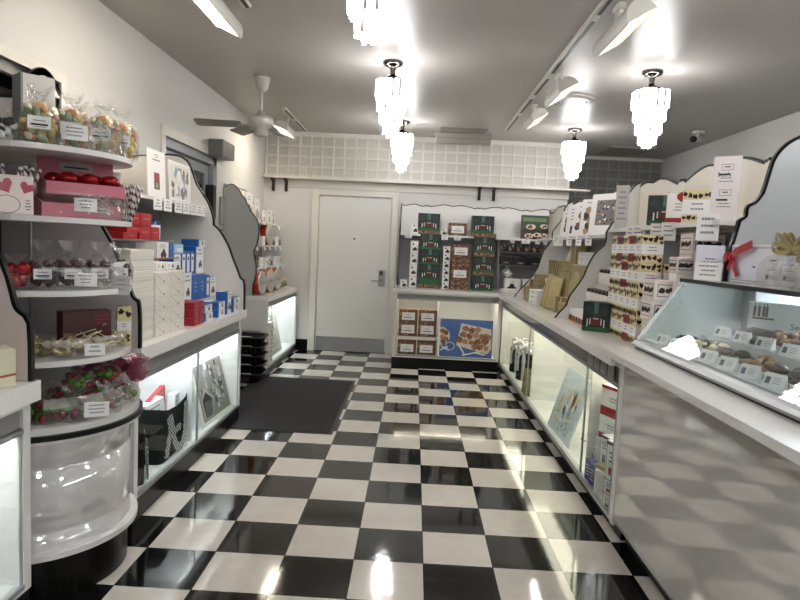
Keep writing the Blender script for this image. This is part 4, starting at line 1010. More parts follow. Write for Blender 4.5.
# gold lollipops, red and cream boxes
m = MB(); m.ball((0, 0, 0), (.020, .017, .014), GOLD, 8, 6, jit=.15)
for s in (-1, 1): m.lathe([(.004, 0), (.016, .018)], GOLD, n=7, smooth=False, M=Matrix.Translation((s*.017, 0, 0)) @ Matrix.Rotation(s*PI/2, 4, 'Y'))
m2 = MB(); m2.tube([(0, .012, 0), (0, .10, .004)], .0018, mat('paper_stick', 'd8cfae', .5), 5)
lol = m.build('lollipop'); st = m2.build('stick', lol)
q = random.Random(4); N = 0
for i in range(44):
    a = q.uniform(-1.15, .75); r = q.uniform(.14, .305); x, y = DC[0]+r*math.cos(a), DC[1]+r*math.sin(a)
    if y > .15 or y < -.5: continue
    put(lol, 'lollipop', 'gold wrapped lollipop in the loose heap on the fourth round shelf', 'lollipop', (x, y, .922+q.uniform(0, .04)), q.uniform(0, 6.3), 'gold lollipops in the heap', rx=q.uniform(-.1, .5), ry=q.uniform(-.3, .3))
pcard(1, 'white price card among the gold lollipops', -1.262, -.34, .915)
def d_dk(m, F, w, d, h):
    f = F('F'); m.print_rect(f, w*.58, 0, w*.585, h, DBROWN); m.print_rect(f, 0, h*.52, w, h*.525, DBROWN); lines(m, f, w*.62, h*.6, w*.95, h*.9, 3, RED)
db = box_mesh('candy_box', .19, .07, .15, REDD, d_dk); put(db, 'candy_box', 'dark red box standing behind the gold lollipops', 'box', (-1.45, -.10, .9055), facing(-1.45, -.1)+.35)
def hearts_deco(m, F, w, d, h, band=(.0, .30, .68, 1.), seed=1, faces='FLRT', dark=None, small=1.):
    q = random.Random(seed)
    for fc in faces:
        f = F(fc); W = w if fc in 'FT' else d; Hh = h if fc != 'T' else d
        spans = ((band[0], band[1]), (band[2], band[3])) if fc != 'T' else ((0, 1),)
        for a, b in spans:
            n = max(2, int(W/(.026*small)))
            for i in range(n*(2 if fc != 'T' else 3)):
                r = q.uniform(.010, .015)*small
                u = min(W-r, max(r, (i % n+.5)/n*W+q.uniform(-.004, .004))); v = q.uniform(a*Hh+r, max(a*Hh+r, b*Hh-r))
                heart(m, f, u, v, r, q.choice(dark or [BROWN, BROWN, DBROWN, REDD]), q.uniform(-.8, .8))
        if fc != 'T':
            m.print_rect(f, 0, band[1]*Hh, W, band[2]*Hh, PAPER, .0004)
            lines(m, f, W*.25, (band[1]+.08)*Hh, W*.75, (band[2]-.06)*Hh, 2, INKG, seed)
CREAMB = mat('cream_heart_box', 'd9cd9d', .4, vary=.04)
hb2 = box_mesh('candy_box', .055, .055, .165, CREAMB, lambda m, F, w, d, h: hearts_deco(m, F, w, d, h, (0, .38, .64, 1), 4)); put(hb2, 'candy_box', 'slim cream box with heart print at the right of the gold lollipops', 'box', (-1.325, -.02, .9055), facing(-1.3, 0)+.1)
# red and green candy bags on the drum
RG = [REDF, GREENF, mat('deep_red_wrap', '6e1013', .3, vary=.3), GREENF]
rg = cello_bag('candy_bag', .065, .12, candies(RG, 26, .017, .62), False)
q = random.Random(9)
for i, (x, y, z, lab) in enumerate(((-1.44, -.39, .6725, 'leftmost in the front of the drum top'), (-1.36, -.34, .6725, 'left of the drum top price card'), (-1.30, -.22, .6725, 'right of the drum top price card'), (-1.30, -.06, .6725, 'at the right end of the drum top'), (-1.46, -.26, .68, 'in the middle of the drum top'), (-1.42, -.13, .69, 'at the back right of the drum top'), (-1.52, -.40, .675, 'at the back left of the drum top'), (-1.40, -.25, .755, 'lying on top of the heap on the drum'), (-1.35, -.11, .755, 'on top at the right of the drum heap'))):
    place_bag(rg, 'clear bag of red and green candy, '+lab, 'candy bag', (x, y, z), q.uniform(0, 6), 'red and green candy bags on the drum', q.uniform(.9, 1.1))
PW = glassy('pink_cellophane', 'd9a0b4', 1.5, .3, 'a85c78', .08, bump=.9, bscale=50)
m = MB(); m.lathe([(.02, 0), (.035, .03), (.03, .05), (.012, .06), (.04, .09)], PW, n=11, rad=lambda i: 1+.25*math.sin(i*2.1)); pk = m.build('wrapped_candy')
for i, (x, y) in enumerate(((-1.36, .0), (-1.30, .03), (-1.43, -.02), (-1.26, -.03), (-1.48, -.08))): put(pk, 'wrapped_candy', 'pink cellophane twist, %s along the back right of the drum' % ORD[i], 'candy', (x, y, .775-.02*(i % 2)), q.uniform(0, 6), 'pink cellophane twists', sc=1.1)
pcard(2, 'white price card in front of the red and green candy bags', -1.262, -.36, .69)
# near left counter
def d_brid(m, F, w, d, h):
    f = F('F'); m.print_text(f, 'from the city', w*.5, h*.72, .014, INK, .001); lines(m, f, w*.4, h*.5, w*.9, h*.62, 1, INKG)
    R_ = mat('rust_print', 'b4543c', .5)
    m.print_poly(f, [(0, h*.1), (w, h*.3), (w, h*.36), (0, h*.18)], R_)
    for u in (.25, .6): m.print_poly(f, [(w*u, h*.15), (w*(u+.03), h*.15), (w*(u+.02), h*.52), (w*(u+.01), h*.52)], R_); m.print_poly(f, [(w*(u-.2), h*.18), (w*(u+.01), h*.48), (w*(u+.02), h*.46), (w*(u-.17), h*.18)], R_)
br = box_mesh('candy_box', .22, .10, .125, mat('cream_carton', 'ddd8bd', .4), d_brid); put(br, 'candy_box', 'cream box with a red bridge drawing at the left edge of the photo', 'box', (-1.50, -.68, .8605), facing(-1.5, -.68)+.25)
ws = box_mesh('carton', .09, .07, .04, PAPER, lambda m, F, w, d, h: heart(m, F('F'), w*.75, h*.5, .008, BROWN)); put(ws, 'carton', 'small white carton lying on the cream bridge box', 'carton', (-1.53, -.70, .986), facing(-1.5, -.68)+.25)
ps = MB(); ps.box(-.2, .2, 0, .01, 0, .42, mat('sand_poster', 'c9b9a0', .5)); o = ps.build('poster'); put(o, 'poster', 'beige poster leaning in the counter at the left edge', 'poster', (-1.45, -.86, .16), SIDE_L, rx=-.2)

# rack B: red round tins and more ----------------------------------------
TINF = mat('tin_silver_face', 'b9bcb6', .3, metal=.5)
m = MB(); m.lathe([(.0001, -.045), (.098, -.045), (.1, -.04), (.1, .014), (.094, .017)], RED, n=32, M=Matrix.Rotation(PI/2, 4, 'X')); m.lathe([(.094, .017), (.09, .02), (.0001, .02)], TINF, n=32, M=Matrix.Rotation(PI/2, 4, 'X')); m.lathe([(.0965, .012), (.1015, .012), (.1015, .018), (.0965, .018)], mat('tin_gold_rim', 'c6b98b', .3, metal=.6), n=32, M=Matrix.Rotation(PI/2, 4, 'X'))
m.print_text((V3((0, -.0215, 0)), V3((1,0,0)), V3((0,0,1)), V3((0,-1,0))), 'love', 0, -.01, .03, RED, .0)
tin = m.build('candy_tin')
tz = {0: .8155+.102, 1: 1.314+.102}
for row, y, lab in ((1, 3.72, 'round red tin, nearer one on the upper shelf of the grey end rack'), (1, 4.33, 'round red tin, farther one on the upper shelf of the grey end rack'), (0, 3.66, 'round red tin, nearest of three standing on the worktop past the mat'), (0, 4.02, 'round red tin, middle of three standing on the worktop past the mat'), (0, 4.36, 'round red tin, farthest of three standing on the worktop past the mat')):
    put(tin, 'candy_tin', lab, 'tin', (-1.76 if row else -1.66, y, tz[row]+.02), 1.46, 'round red tins on the left', rx=-.05, sc=1.2)
gb = box_mesh('carton', .12, .1, .13, DGREEN, lambda m, F, w, d, h: [blob(m, F('F'), random.Random(i).uniform(.02, .1), random.Random(i+9).uniform(.02, .11), .012, (GREENF, RED, PAPER)[i % 3], i) for i in range(10)])
wbx = box_mesh('carton', .13, .1, .10, PAPER, lambda m, F, w, d, h: lines(m, F('F'), w*.2, h*.3, w*.8, h*.8, 3, INKG))
rbx = box_mesh('carton', .14, .1, .05, RED, d_red)
for i, y in enumerate((3.62, 3.77)): put(gb, 'carton', 'dark green speckled carton, %s one, on the middle shelf of the grey end rack' % ('nearer', 'farther')[i], 'carton', (-1.78, y, 1.0845), SIDE_L, 'green speckled cartons')
for i, (y, z) in enumerate(((3.96, 1.0845), (4.14, 1.0845), (4.02, 1.3145), (4.62, 1.0845), (4.66, 1.3145), (4.86, 1.0845))): put(wbx, 'carton', 'white carton, %s, on the shelves between the red tins' % ('middle shelf beside the green cartons', 'middle shelf second past the green cartons', 'upper shelf between the tins', 'middle shelf near the door end', 'upper shelf near the door end', 'middle shelf last before the door')[i], 'carton', (-1.78, y, z), SIDE_L, 'white cartons on the grey end rack')
for i in range(3): put(rbx, 'carton', 'flat red carton, %s of the pile behind the nearest worktop tin' % ('bottom', 'middle', 'top')[i], 'carton', (-1.82, 3.62, .8155+i*.051), SIDE_L, 'flat red cartons behind the tins')
for i in range(2): put(rbx, 'carton', 'flat red carton, %s of the pair on the shelf above the green cartons' % ('bottom', 'top')[i], 'carton', (-1.86, 3.95, 1.19+i*.0001+i*.051), SIDE_L, 'flat red cartons on the middle shelf') if False else None
white_bag = cello_bag('candy_bag', .05, .17, candies([PAPER, RED, PAPER2, GREENF], 14, .019, .5), False)
for i, (y, z) in enumerate(((4.62, .8155), (4.76, .8155), (4.90, .8155), (4.50, 1.3145), (4.82, 1.3145), (4.42, 1.0845))):
    place_bag(white_bag, 'clear bag of white and red candy, %s' % ('first past the worktop tins', 'second past the worktop tins', 'third past the worktop tins', 'upper shelf past the tins', 'upper shelf at the door end', 'middle shelf past the cartons')[i], 'candy bag', (-1.70 if z < 1 else -1.77, y, z), SIDE_L, 'white candy bags on the grey end rack')
for r, (x, z, ys) in enumerate(((-1.726, 1.262, (3.75, 4.08, 4.32, 4.6, 4.85)), (-1.697, 1.035, (3.72, 4.02, 4.3, 4.62, 4.88)), (-1.747, 1.505, (3.7, 4.85)))):
    for i, y in enumerate(ys): ptag('small price card, %s from the near end, %s shelf of the grey rack' % (ORD[i], ('upper', 'middle', 'crest')[r]), (x, y, z), SIDE_L, .07, .045, 'price cards on the grey end rack', rx=-.3)
for i, (y, w, h, z) in enumerate(((3.80, .26, .30, 1.5545), (4.12, .2, .26, 1.5545), (4.42, .13, .15, 1.5545), (4.66, .15, .17, 1.5545), (4.88, .12, .15, 1.5545))):
    m = MB(); m.box(-w/2, w/2, -.003, .003, 0, h, PAPER); fr = (V3((-w/2, -.0032, 0)), V3((1,0,0)), V3((0,0,1)), V3((0,-1,0)))
    for k in range(3): m.print_rect(fr, w*(.15+.27*k), h*.15, w*(.32+.27*k), h*(.5+.1*(k % 2)), (GRYP, TAN, GRYP)[k], .0006)
    lines(m, fr, w*.2, h*.72, w*.8, h*.9, 2)
    o = m.build('standing_sign'); put(o, 'standing_sign', 'white picture card, %s from the near end, on top of the grey end rack' % ORD[i], 'sign', (-1.83, y, z), SIDE_L, 'white cards on the grey end rack', rx=-.06)
# inside counter B: framed notice, white carton stack; baskets on the floor
m = MB(); w, h = .52, .50; m.box(-w/2, w/2, 0, .012, 0, h, mat('sage_paper', 'c4c4b4', .5)); fr = (V3((-w/2, 0, 0)), V3((1,0,0)), V3((0,0,1)), V3((0,-1,0)))
for a in ((.02, .02, w-.02, .026), (.02, h-.026, w-.02, h-.02), (.02, .02, .026, h-.02), (w-.026, .02, w-.02, h-.02)): m.print_rect(fr, *a, INKG)
lines(m, fr, .12, .36, w-.12, .44, 2, INKG, 3); lines(m, fr, .10, .25, w-.10, .33, 2, INK, 6); lines(m, fr, .1, .08, w-.1, .2, 4, INKG, 8)
put(m.build('framed_notice'), 'framed_notice', 'sage paper notice with border leaning in the counter past the mat', 'notice', (-1.60, 4.23, .115), SIDE_L, rx=-.2)
wst = box_mesh('carton', .12, .2, .085, PAPER2, lambda m, F, w, d, h: (m.print_rect(F('F'), 0, h*.92, w, h, INK), choc(m, F('F'), w*.6, h*.5, .02, 1), lines(m, F('R'), .02, h*.3, d-.02, h*.8, 3)))
for i in range(5): put(wst, 'carton', 'white patterned carton, %s from the bottom of the stack behind the baskets' % ORD[i], 'carton', (-1.62, 3.61, .115+i*.0855), SIDE_L, 'white patterned cartons behind the baskets')
BSK = mat('black_basket', '121214', .35, vary=.2)
def basket():
    m = MB(); w, d, h = .22, .17, .09
    def ring(k, z, n=32):
        return [((w*k)*(abs(math.cos(2*PI*i/n))**.4)*(1 if math.cos(2*PI*i/n) > 0 else -1), (d*k)*(abs(math.sin(2*PI*i/n))**.4)*(1 if math.sin(2*PI*i/n) > 0 else -1), z) for i in range(n)]
    R = [ring(.80, 0), ring(.82, .006), ring(.95, h-.012), ring(1.02, h-.01), ring(1.02, h), ring(.93, h), ring(.80, .008)]
    fs = []
    for j in range(len(R)-1):
        for i in range(32): fs.append((j*32+i, j*32+(i+1) % 32, (j+1)*32+(i+1) % 32, (j+1)*32+i))
    fs += [tuple(range(32))[::-1], tuple(range(6*32, 7*32))]
    m.add(sum(R, []), fs, BSK, True)
    for i in range(8):
        x = -.15+i*.043; m.box(x, x+.012, -d*.93, -d*.90, .02, h-.02, BLKM)
    o = m.build('shopping_basket')
    for s in (-1, 1):
        m = MB(); m.tube([(-.13, s*.168, .086), (-.12, s*.176, .1), (.12, s*.176, .1), (.13, s*.168, .086)], .006, STEEL, 6); m.build('handle', o)
    return o
bk = basket()
for i, z in enumerate((.010, .098, .186, .274, .362)):
    put(bk, 'shopping_basket', 'black shopping basket, %s from the bottom of the stack on the entrance mat' % ORD[i], 'basket', (-1.72, 3.28, z), .0, 'stacked black baskets', sc=1.0)
# ------------------------------------------------------------------ back counter goods
def nuts(m, F, w, d, h, n=60, seed=2, faces='FLRT'):
    q = random.Random(seed)
    for fc in faces:
        f = F(fc); W = w if fc in 'FT' else d; H = h if fc != 'T' else d
        for i in range(n if fc in 'FT' else n//2):
            r = q.uniform(.006, .014)
            r = min(r, H*.4, W*.4); blob(m, f, q.uniform(r, W-r), q.uniform(r, H-r), r*.8, (NUT, NUTL, BROWN, NUTL)[q.randrange(4)], i, 6, .8, .0006+.000004*i)
def d_foot(m, F, w, d, h):
    for fc in 'FLR':
        f = F(fc); W = w if fc == 'F' else d
        SIL = mat('dark_jersey', '2c3533', .6); TEAL = mat('teal_print', '4a6a62', .6); PIG = mat('ball_brown', '5b211a', .5)
        m.print_rect(f, 0, 0, W, h*.16, GREEN)
        if fc == 'F':
            for c in (.22, .78): blob(m, f, W*c, h*.72, W*.15, SIL, 3, 10, .8, .0008)
            m.print_rect(f, W*.42, h*.62, W*.58, h*.98, TEAL, .001); m.print_rect(f, W*.30, h*.5, W*.70, h*.6, SIL, .001)
            m.print_poly(f, [(W*(.5+.27*math.cos(t*PI/10)), h*(.34+.15*math.sin(t*PI/10))) for t in range(20)], PIG, .0012)
            for c in (.29, .71): m.print_rect(f, W*(c-.015), h*.23, W*(c+.015), h*.45, PAPER, .0016)
            m.print_rect(f, W*.4, h*.43, W*.6, h*.455, PAPER, .0016)
            for c in (.17, .80): m.print_rect(f, W*c, h*.16, W*(c+.035), h*.42, PAPER, .0014)
foot = box_mesh('football_box', .265, .13, .205, DGREEN, d_foot)
footl = box_mesh('football_box', .245, .14, .175, DGREEN, d_foot)
strip = box_mesh('candy_box', .25, .14, .045, NUT, lambda m, F, w, d, h: nuts(m, F, w, d, h, 40))
gstrip = box_mesh('candy_box', .255, .14, .055, GREEN)
def d_nutlab(m, F, w, d, h):
    nuts(m, F, w, d, h, 70); f = F('F'); m.print_rect(f, w*.15, h*.2, w*.85, h*.78, PAPER, .002); lines(m, f, w*.24, h*.28, w*.76, h*.7, 2, INKG)
    for i in range(len(m.v)): pass
    m.print_rect(f, w*.28, h*.36, w*.72, h*.41, INK, .003); m.print_rect(f, w*.38, h*.55, w*.62, h*.58, INKG, .003)
brown = box_mesh('brittle_box', .215, .14, .15, NUT, d_nutlab); brownlow = box_mesh('brittle_box', .215, .14, .055, NUT, lambda m, F, w, d, h: nuts(m, F, w, d, h, 50, 5))
def d_spot(m, F, w, d, h):
    f = F('F'); blob(m, f, w*.35, h*.72, w*.13, DBROWN, 1); choc(m, f, w*.6, h*.3, w*.28, 4); m.print_rect(f, 0, h*.94, w, h*.96, INKG)
    blob(m, F('R'), d*.5, h*.5, w*.15, BROWN, 2)
spot = box_mesh('carton', .085, .1, .135, PAPER, d_spot); spots = box_mesh('carton', .078, .1, .082, PAPER, d_spot)
Z = 1.5345
put(spot, 'carton', 'small white carton with dark candies at the left end of the back crest shelf', 'carton', (-.115, 4.93, Z), 0)
put(strip, 'candy_box', 'flat nut patterned box under the left football box on the back crest shelf', 'box', (.05, 4.94, Z), 0)
put(foot, 'football_box', 'dark football picture box on the left of the back crest shelf', 'box', (.05, 4.94, Z+.0455), 0)
put(spots, 'carton', 'tiny white carton right of the left football box on the back crest shelf', 'carton', (.235, 4.93, Z), 0)
put(brown, 'brittle_box', 'brown nut patterned box with white label in the middle of the back crest shelf', 'box', (.40, 4.94, Z), 0)
put(strip, 'candy_box', 'flat nut patterned box under the right football box on the back crest shelf', 'box', (.70, 4.94, Z), 0)
put(foot, 'football_box', 'dark football picture box on the right of the back crest shelf', 'box', (.70, 4.94, Z+.0455), 0)
m = MB(); w, h = .33, .29; m.box(-w/2, w/2, -.004, .004, 0, h, mat('forest_print', '34402a', .5, vary=.2)); fr = (V3((-w/2, -.0042, 0)), V3((1,0,0)), V3((0,0,1)), V3((0,-1,0)))
m.print_rect(fr, .02, h*.74, w-.02, h*.9, mat('moss_print', '5b7a4a', .5)); m.print_rect(fr, 0, 0, w, h*.42, BROWN, .0005)
for u, v, r in ((.12, .15, .06), (.28, .16, .05), (.10, .04, .055), (.20, .055, .05), (.28, .05, .05)):
    blob(m, fr, u, v, r, mat('dish_print', 'cdbba2', .5), 1, 14, .55, .001, .05)
    for k in range(6): blob(m, fr, u+random.uniform(-.5, .5)*r, v+random.uniform(-.25, .25)*r, r*.22, (REDD, NUT, BROWN)[k % 3], k, 7, 1, .0014+.0001*k)
put(m.build('photo_board'), 'photo_board', 'dark green photo board of candy dishes on the back crest shelf', 'sign', (1.33, 4.93, Z), 0, rx=-.08)
for i, (x, w) in enumerate(((-.19, .085), (.10, .085), (.245, .08), (.40, .08), (.74, .085), (1.06, .05), (1.22, .10), (1.36, .05), (1.45, .04))):
    ptag('white price card, %s from the left, hanging on the back crest shelf' % ORD[i], (x, 4.857, 1.478), 0, w, .058, 'price cards on the back crest shelf')
Z = .9055
put(spots, 'carton', 'small white carton with candy spots at the far left of the back worktop', 'carton', (-.215, 4.62, Z), 0)
for i in range(4): put(spot, 'carton', 'white spotted carton, %s from the bottom of the tower left of the football boxes' % ORD[i], 'carton', (-.112, 4.62, Z+i*.1355), random.uniform(-.05, .05), 'white spotted cartons in the left tower')
put(strip, 'candy_box', 'flat nut patterned box at the bottom of the left football stack', 'box', (.075, 4.64, Z), 0); put(gstrip, 'candy_box', 'plain green box second from the bottom of the left football stack', 'box', (.075, 4.64, Z+.0455), 0)
for i in range(3): put(footl, 'football_box', 'dark football picture box, %s of the left stack on the back worktop' % ('bottom', 'middle', 'top')[i], 'box', (.075, 4.64, Z+.101+i*.1755), random.uniform(-.02, .02), 'football boxes in the left stack')
for i in range(6): put(spots, 'carton', 'small white spotted carton, %s from the bottom of the tower between the box stacks' % ORD[i], 'carton', (.268, 4.62, Z+i*.0825), random.uniform(-.05, .05), 'white spotted cartons in the middle tower')
z = Z
for i in range(2):
    put(brownlow, 'brittle_box', 'plain flat nut patterned box, lower of the %s pair in the middle stack' % ('bottom', 'top')[i], 'box', (.43, 4.63, z), 0, 'plain nut patterned boxes'); z += .0555
    put(brownlow, 'brittle_box', 'plain flat nut patterned box, upper of the %s pair in the middle stack' % ('bottom', 'top')[i], 'box', (.432, 4.63, z), 0, 'plain nut patterned boxes'); z += .0555
    put(brown, 'brittle_box', 'brown nut box with white label, %s of two in the middle stack' % ('bottom', 'top')[i], 'box', (.43, 4.63, z), 0, 'labelled nut boxes on the worktop'); z += .1505
z = Z
for i in range(3):
    put(footl, 'football_box', 'dark football picture box, %s of the right stack on the back worktop' % ('bottom', 'middle', 'top')[i], 'box', (.70, 4.64, z), random.uniform(-.02, .02), 'football boxes in the right stack'); z += .1755
    if i < 3: put(strip, 'candy_box', 'flat nut patterned box lying on the %s football box of the right stack' % ('bottom', 'middle', 'top')[i], 'box', (.70, 4.64, z), 0, 'flat nut boxes in the right stack'); z += .0455
def d_cherry(m, F, w, d, h): choc(m, F('F'), w*.5, h*.35, .05, 2); lines(m, F('F'), w*.3, h*.65, w*.7, h*.9, 2); m.print_rect(F('F'), 0, 0, .004, h, INKG)
ch = box_mesh('carton', .19, .14, .15, PAPER, d_cherry); pl = box_mesh('carton', .2, .12, .04, PAPER2)
put(pl, 'carton', 'flat white carton lying at the right corner of the back worktop', 'carton', (1.02, 4.55, Z), 0)
put(ch, 'carton', 'white carton with a brown candy picture, left one at the back right corner', 'carton', (1.06, 4.72, Z), 0, 'white corner cartons'); put(ch, 'carton', 'white carton with a brown candy picture, right one at the back right corner', 'carton', (1.265, 4.72, Z), 0, 'white corner cartons')
bb2 = box_mesh('carton', .17, .12, .10, mat('black_carton', '151515', .4), lambda m, F, w, d, h: (m.print_rect(F('F'), w*.3, h*.2, w*.7, h*.35, INKG), m.print_rect(F('T'), 0, 0, w, d, GREEN)))
for i, x in enumerate((1.01, 1.19, 1.37)): put(bb2, 'carton', 'black carton with green top, %s in the back right corner' % ('left', 'middle', 'right')[i], 'carton', (x, 5.01, 1.2125), 0, 'black cartons in the back corner')
rgc = cello_bag('candy_bag', .05, .13, candies([RED, GREENF, PAPER, REDF], 14, .019, .55), False)
for i, x in enumerate((.99, 1.09, 1.19, 1.29, 1.39)): place_bag(rgc, 'clear bag of red and green candy, %s from the left on the back corner shelf' % ORD[i], 'candy bag', (x, 5.03, 1.3725), .0, 'candy bags on the back corner shelf')
wcl = cello_bag('candy_bag', .06, .16, candies([PAPER, PAPER2], 10, .02, .5), False); place_bag(wcl, 'clear bag of white candy in front of the black cartons at back right', 'candy bag', (1.0, 4.74, 1.057), 0, None)
# inside the back counter
m = MB(); m.box(-.265, .205, 4.36, 4.62, .345, .36, WHT)
for x in (-.262, .198): m.box(x, x+.008, 4.37, 4.62, .1495, .345, WHT)
tag(m.build('shelf_riser'), 'white riser shelf inside the back counter holding the brown boxes', 'riser')
for r, z in enumerate((.1495, .3605, .516)):
    for c, x in enumerate((-.14, .082)):
        put(brown, 'brittle_box', 'brown nut box with white label, %s row %s column inside the back counter' % (('bottom', 'middle', 'top')[r], ('left', 'right')[c]), 'box', (x, 4.44, z), random.uniform(-.02, .02), 'brown nut boxes inside the back counter', sc=(.98, 1, 1.1 if r == 1 else 1))
m = MB(); w, h = .60, .43; m.box(-w/2, w/2, 0, .01, 0, h, mat('blue_poster', '3d5c96', .45, vary=.12, vscale=6)); fr = (V3((-w/2, 0, 0)), V3((1,0,0)), V3((0,0,1)), V3((0,-1,0)))
PLATE = mat('plate_print', 'c3bcb4', .5)
m.print_poly(fr, [(.19, .13), (.545, .045), (.59, .10), (.585, .33), (.24, .385)], PLATE, .0006); m.print_poly(fr, [(.0, .12), (.07, .15), (.115, .20), (.11, .28), (.05, .33), (.0, .335)], PLATE, .0006)
q = random.Random(8)
PRAL = [mat('praline_a', '8a5a3c', .5, vary=.3, vscale=60), mat('praline_b', '74462d', .5, vary=.3, vscale=60), mat('praline_c', 'a3734f', .5, vary=.3, vscale=60)]
for i, (u, v) in enumerate(((.29, .33), (.36, .31), (.43, .32), (.27, .26), (.34, .24), (.41, .25), (.48, .24), (.22, .20), (.29, .18), (.36, .17), (.43, .18), (.50, .17), (.40, .12), (.46, .12), (.53, .11), (.54, .24), (.52, .2))):
    blob(m, fr, u, v, q.uniform(.033, .044), PRAL[i % 3], i, 10, .9, .001+.00005*i)
    for k in range(5): blob(m, fr, u+q.uniform(-.025, .025), v+q.uniform(-.025, .025), .007, NUTL, k, 6, .7, .0022+.00005*i+.00001*k)
for i, (u, v) in enumerate(((.03, .29), (.07, .27), (.03, .22), (.075, .2), (.04, .165))): blob(m, fr, u, v, .03, PRAL[i % 3], i, 10, .9, .001+.00005*i)
RIB = mat('white_ribbon_print', 'd5d3d2', .5)
for a, b in (((.01, .07), (.10, .11)), ((.02, .115), (.11, .07)), ((.21, .15), (.29, .03)), ((.26, .02), (.46, .07)), ((.40, .06), (.52, .035))):
    dx, dy = b[0]-a[0], b[1]-a[1]; l = math.hypot(dx, dy); nx, ny = -dy/l*.008, dx/l*.008
    m.print_poly(fr, [(a[0]-nx, a[1]-ny), (b[0]-nx, b[1]-ny), (b[0]+nx, b[1]+ny), (a[0]+nx, a[1]+ny)], RIB, .0026)
for k in range(14):
    a0, a1 = 2*PI*k/14, 2*PI*(k+1)/14
    m.print_poly(fr, [(.12+.045*math.cos(a0), .12+.04*math.sin(a0)), (.12+.045*math.cos(a1), .12+.04*math.sin(a1)), (.12+.053*math.cos(a1), .12+.048*math.sin(a1)), (.12+.053*math.cos(a0), .12+.048*math.sin(a0))], RIB, .0026)
put(m.build('photo_poster'), 'photo_poster', 'blue photo poster of nut clusters leaning inside the back counter', 'poster', (.53, 4.37, .150), 0, rx=-.10)

# ------------------------------------------------------------------ inside the right counter
BOW = mat('white_satin', 'd9d8d8', .35)
def bow_bag(label, loc, rz, w, h, base):
    t = thing('gift_bag', label, 'bag', loc, rz, world=False)
    m = MB(); m.box(-w/2, w/2, -w*.3, w*.3, 0, h, base, .006)
    m.build('body', t)
    m = MB()
    m.box(-w*.08, w*.08, -w*.31, -w*.301, 0, h*1.02, BOW)
    for k in range(10):
        a = 2*PI*k/10+.3; c, q = math.cos(a), math.sin(a); up = h*(1.12+.1*(k % 3))
        m.tube(smooth_path([(0, -w*.1, h*1.02), (c*w*.3, -w*.1+q*w*.22, up), (c*w*.5, -w*.1+q*w*.36, up-.035), (c*w*.25, -w*.1+q*w*.2, h*.99), (0, -w*.1, h*1.02)], (), 3), .013, BOW, 6)
    for s in (-1, 1):
        ribbon(m, smooth_path([(0, -w*.36, h*1.02), (s*w*.22, -w*.42, h*.85), (s*w*.2, -w*.44, h*.35)], (), 4), .03, BOW)
    m.ball((0, -w*.25, h*1.04), (.02, .02, .018), BOW, 8, 6); m.build('bow', t)['label'] = 'white satin bow'
    return t
BKB = mat('black_giftwrap', '131316', .4)
bow_bag('black gift bag with large white bow, farther one inside the right counter', (1.06, 3.78, .1195), SIDE_R+.5, .22, .27, BKB)
bow_bag('black gift bag with large white bow, nearer one inside the right counter', (1.06, 3.40, .1195), SIDE_R+.5, .21, .28, BKB)
pv = box_mesh('carton', .10, .10, .42, BKB, lambda m, F, w, d, h: (blob(m, F('F'), w*.5, h*.88, .03, PURP, 1), m.print_rect(F('F'), w*.4, h*.1, w*.5, h*.8, PAPER), blob(m, F('L'), d*.5, h*.88, .03, PURP, 1)))
put(pv, 'carton', 'tall dark carton with purple flower print behind the bow bags', 'carton', (1.24, 3.30, .1195), SIDE_R+.3)
gl = box_mesh('candy_box', .17, .025, .22, GOLDM, lambda m, F, w, d, h: m.print_rect(F('F'), w*.1, h*.1, w*.9, h*.9, GOLD))
for i, (x, y, a) in enumerate(((.985, 2.83, .9), (.985, 2.72, .9))): put(gl, 'candy_box', 'gold box leaning by the divider in the right counter, %s of two' % ('farther', 'nearer')[i], 'box', (x, y, .1195), SIDE_R+a, 'gold boxes leaning in the counter', rx=-.15)
# print with silver candies
m = MB(); w, h = .56, .46; m.box(-w/2, w/2, 0, .008, 0, h, mat('ice_blue_print', 'd0d9e2', .45, vary=.08, vscale=5)); fr = (V3((-w/2, 0, 0)), V3((1,0,0)), V3((0,0,1)), V3((0,-1,0)))
TINB = [mat('pale_gold_print', 'c9b98c', .5), mat('navy_print', '2c3f6e', .5), mat('rust_brown_print', '7a4638', .5), mat('cream_print', 'd8cfb8', .5), mat('silver_print', 'a7b2c2', .5), PAPER]
q = random.Random(3)
for i in range(30): blob(m, fr, q.uniform(.20, .42), q.uniform(.14, .34), q.uniform(.012, .034), TINB[(0, 3, 4, 5, 4, 3)[i % 6]], i, 7, 1, .0006+.00004*i, .4)
m.print_poly(fr, [(.35, .20), (.41, .26), (.40, .34), (.35, .31)], TINB[2], .0024); m.print_poly(fr, [(.44, .20), (.47, .26), (.43, .28)], TINB[2], .0024); m.print_poly(fr, [(.22, .17), (.26, .15), (.27, .2), (.23, .22)], TINB[1], .0024)
m.print_poly(fr, [(.46, .26), (.53, .42), (.48, .40), (.43, .3)], TINB[3], .0023)
for i in range(24): blob(m, fr, q.uniform(.25, .48), q.uniform(.03, .16), q.uniform(.008, .02), TINB[4 + i % 2], i, 6, 1, .0006+.00004*i, .4)
for i in range(14): blob(m, fr, .08+.11*i/14+.01*math.sin(i), .13+.05*math.sin(i*1.3), .016, TINB[0 if i % 3 else 3], i, 7, 1, .0008+.00004*i)
m.print_poly(fr, [(.10, .2), (.12, .28), (.15, .27), (.13, .2)], TINB[0], .002)
put(m.build('photo_poster'), 'photo_poster', 'pale blue photo poster with silver and gold candies leaning in the right counter', 'poster', (.945, 1.62, .1205), SIDE_R+.02, rx=-.28)
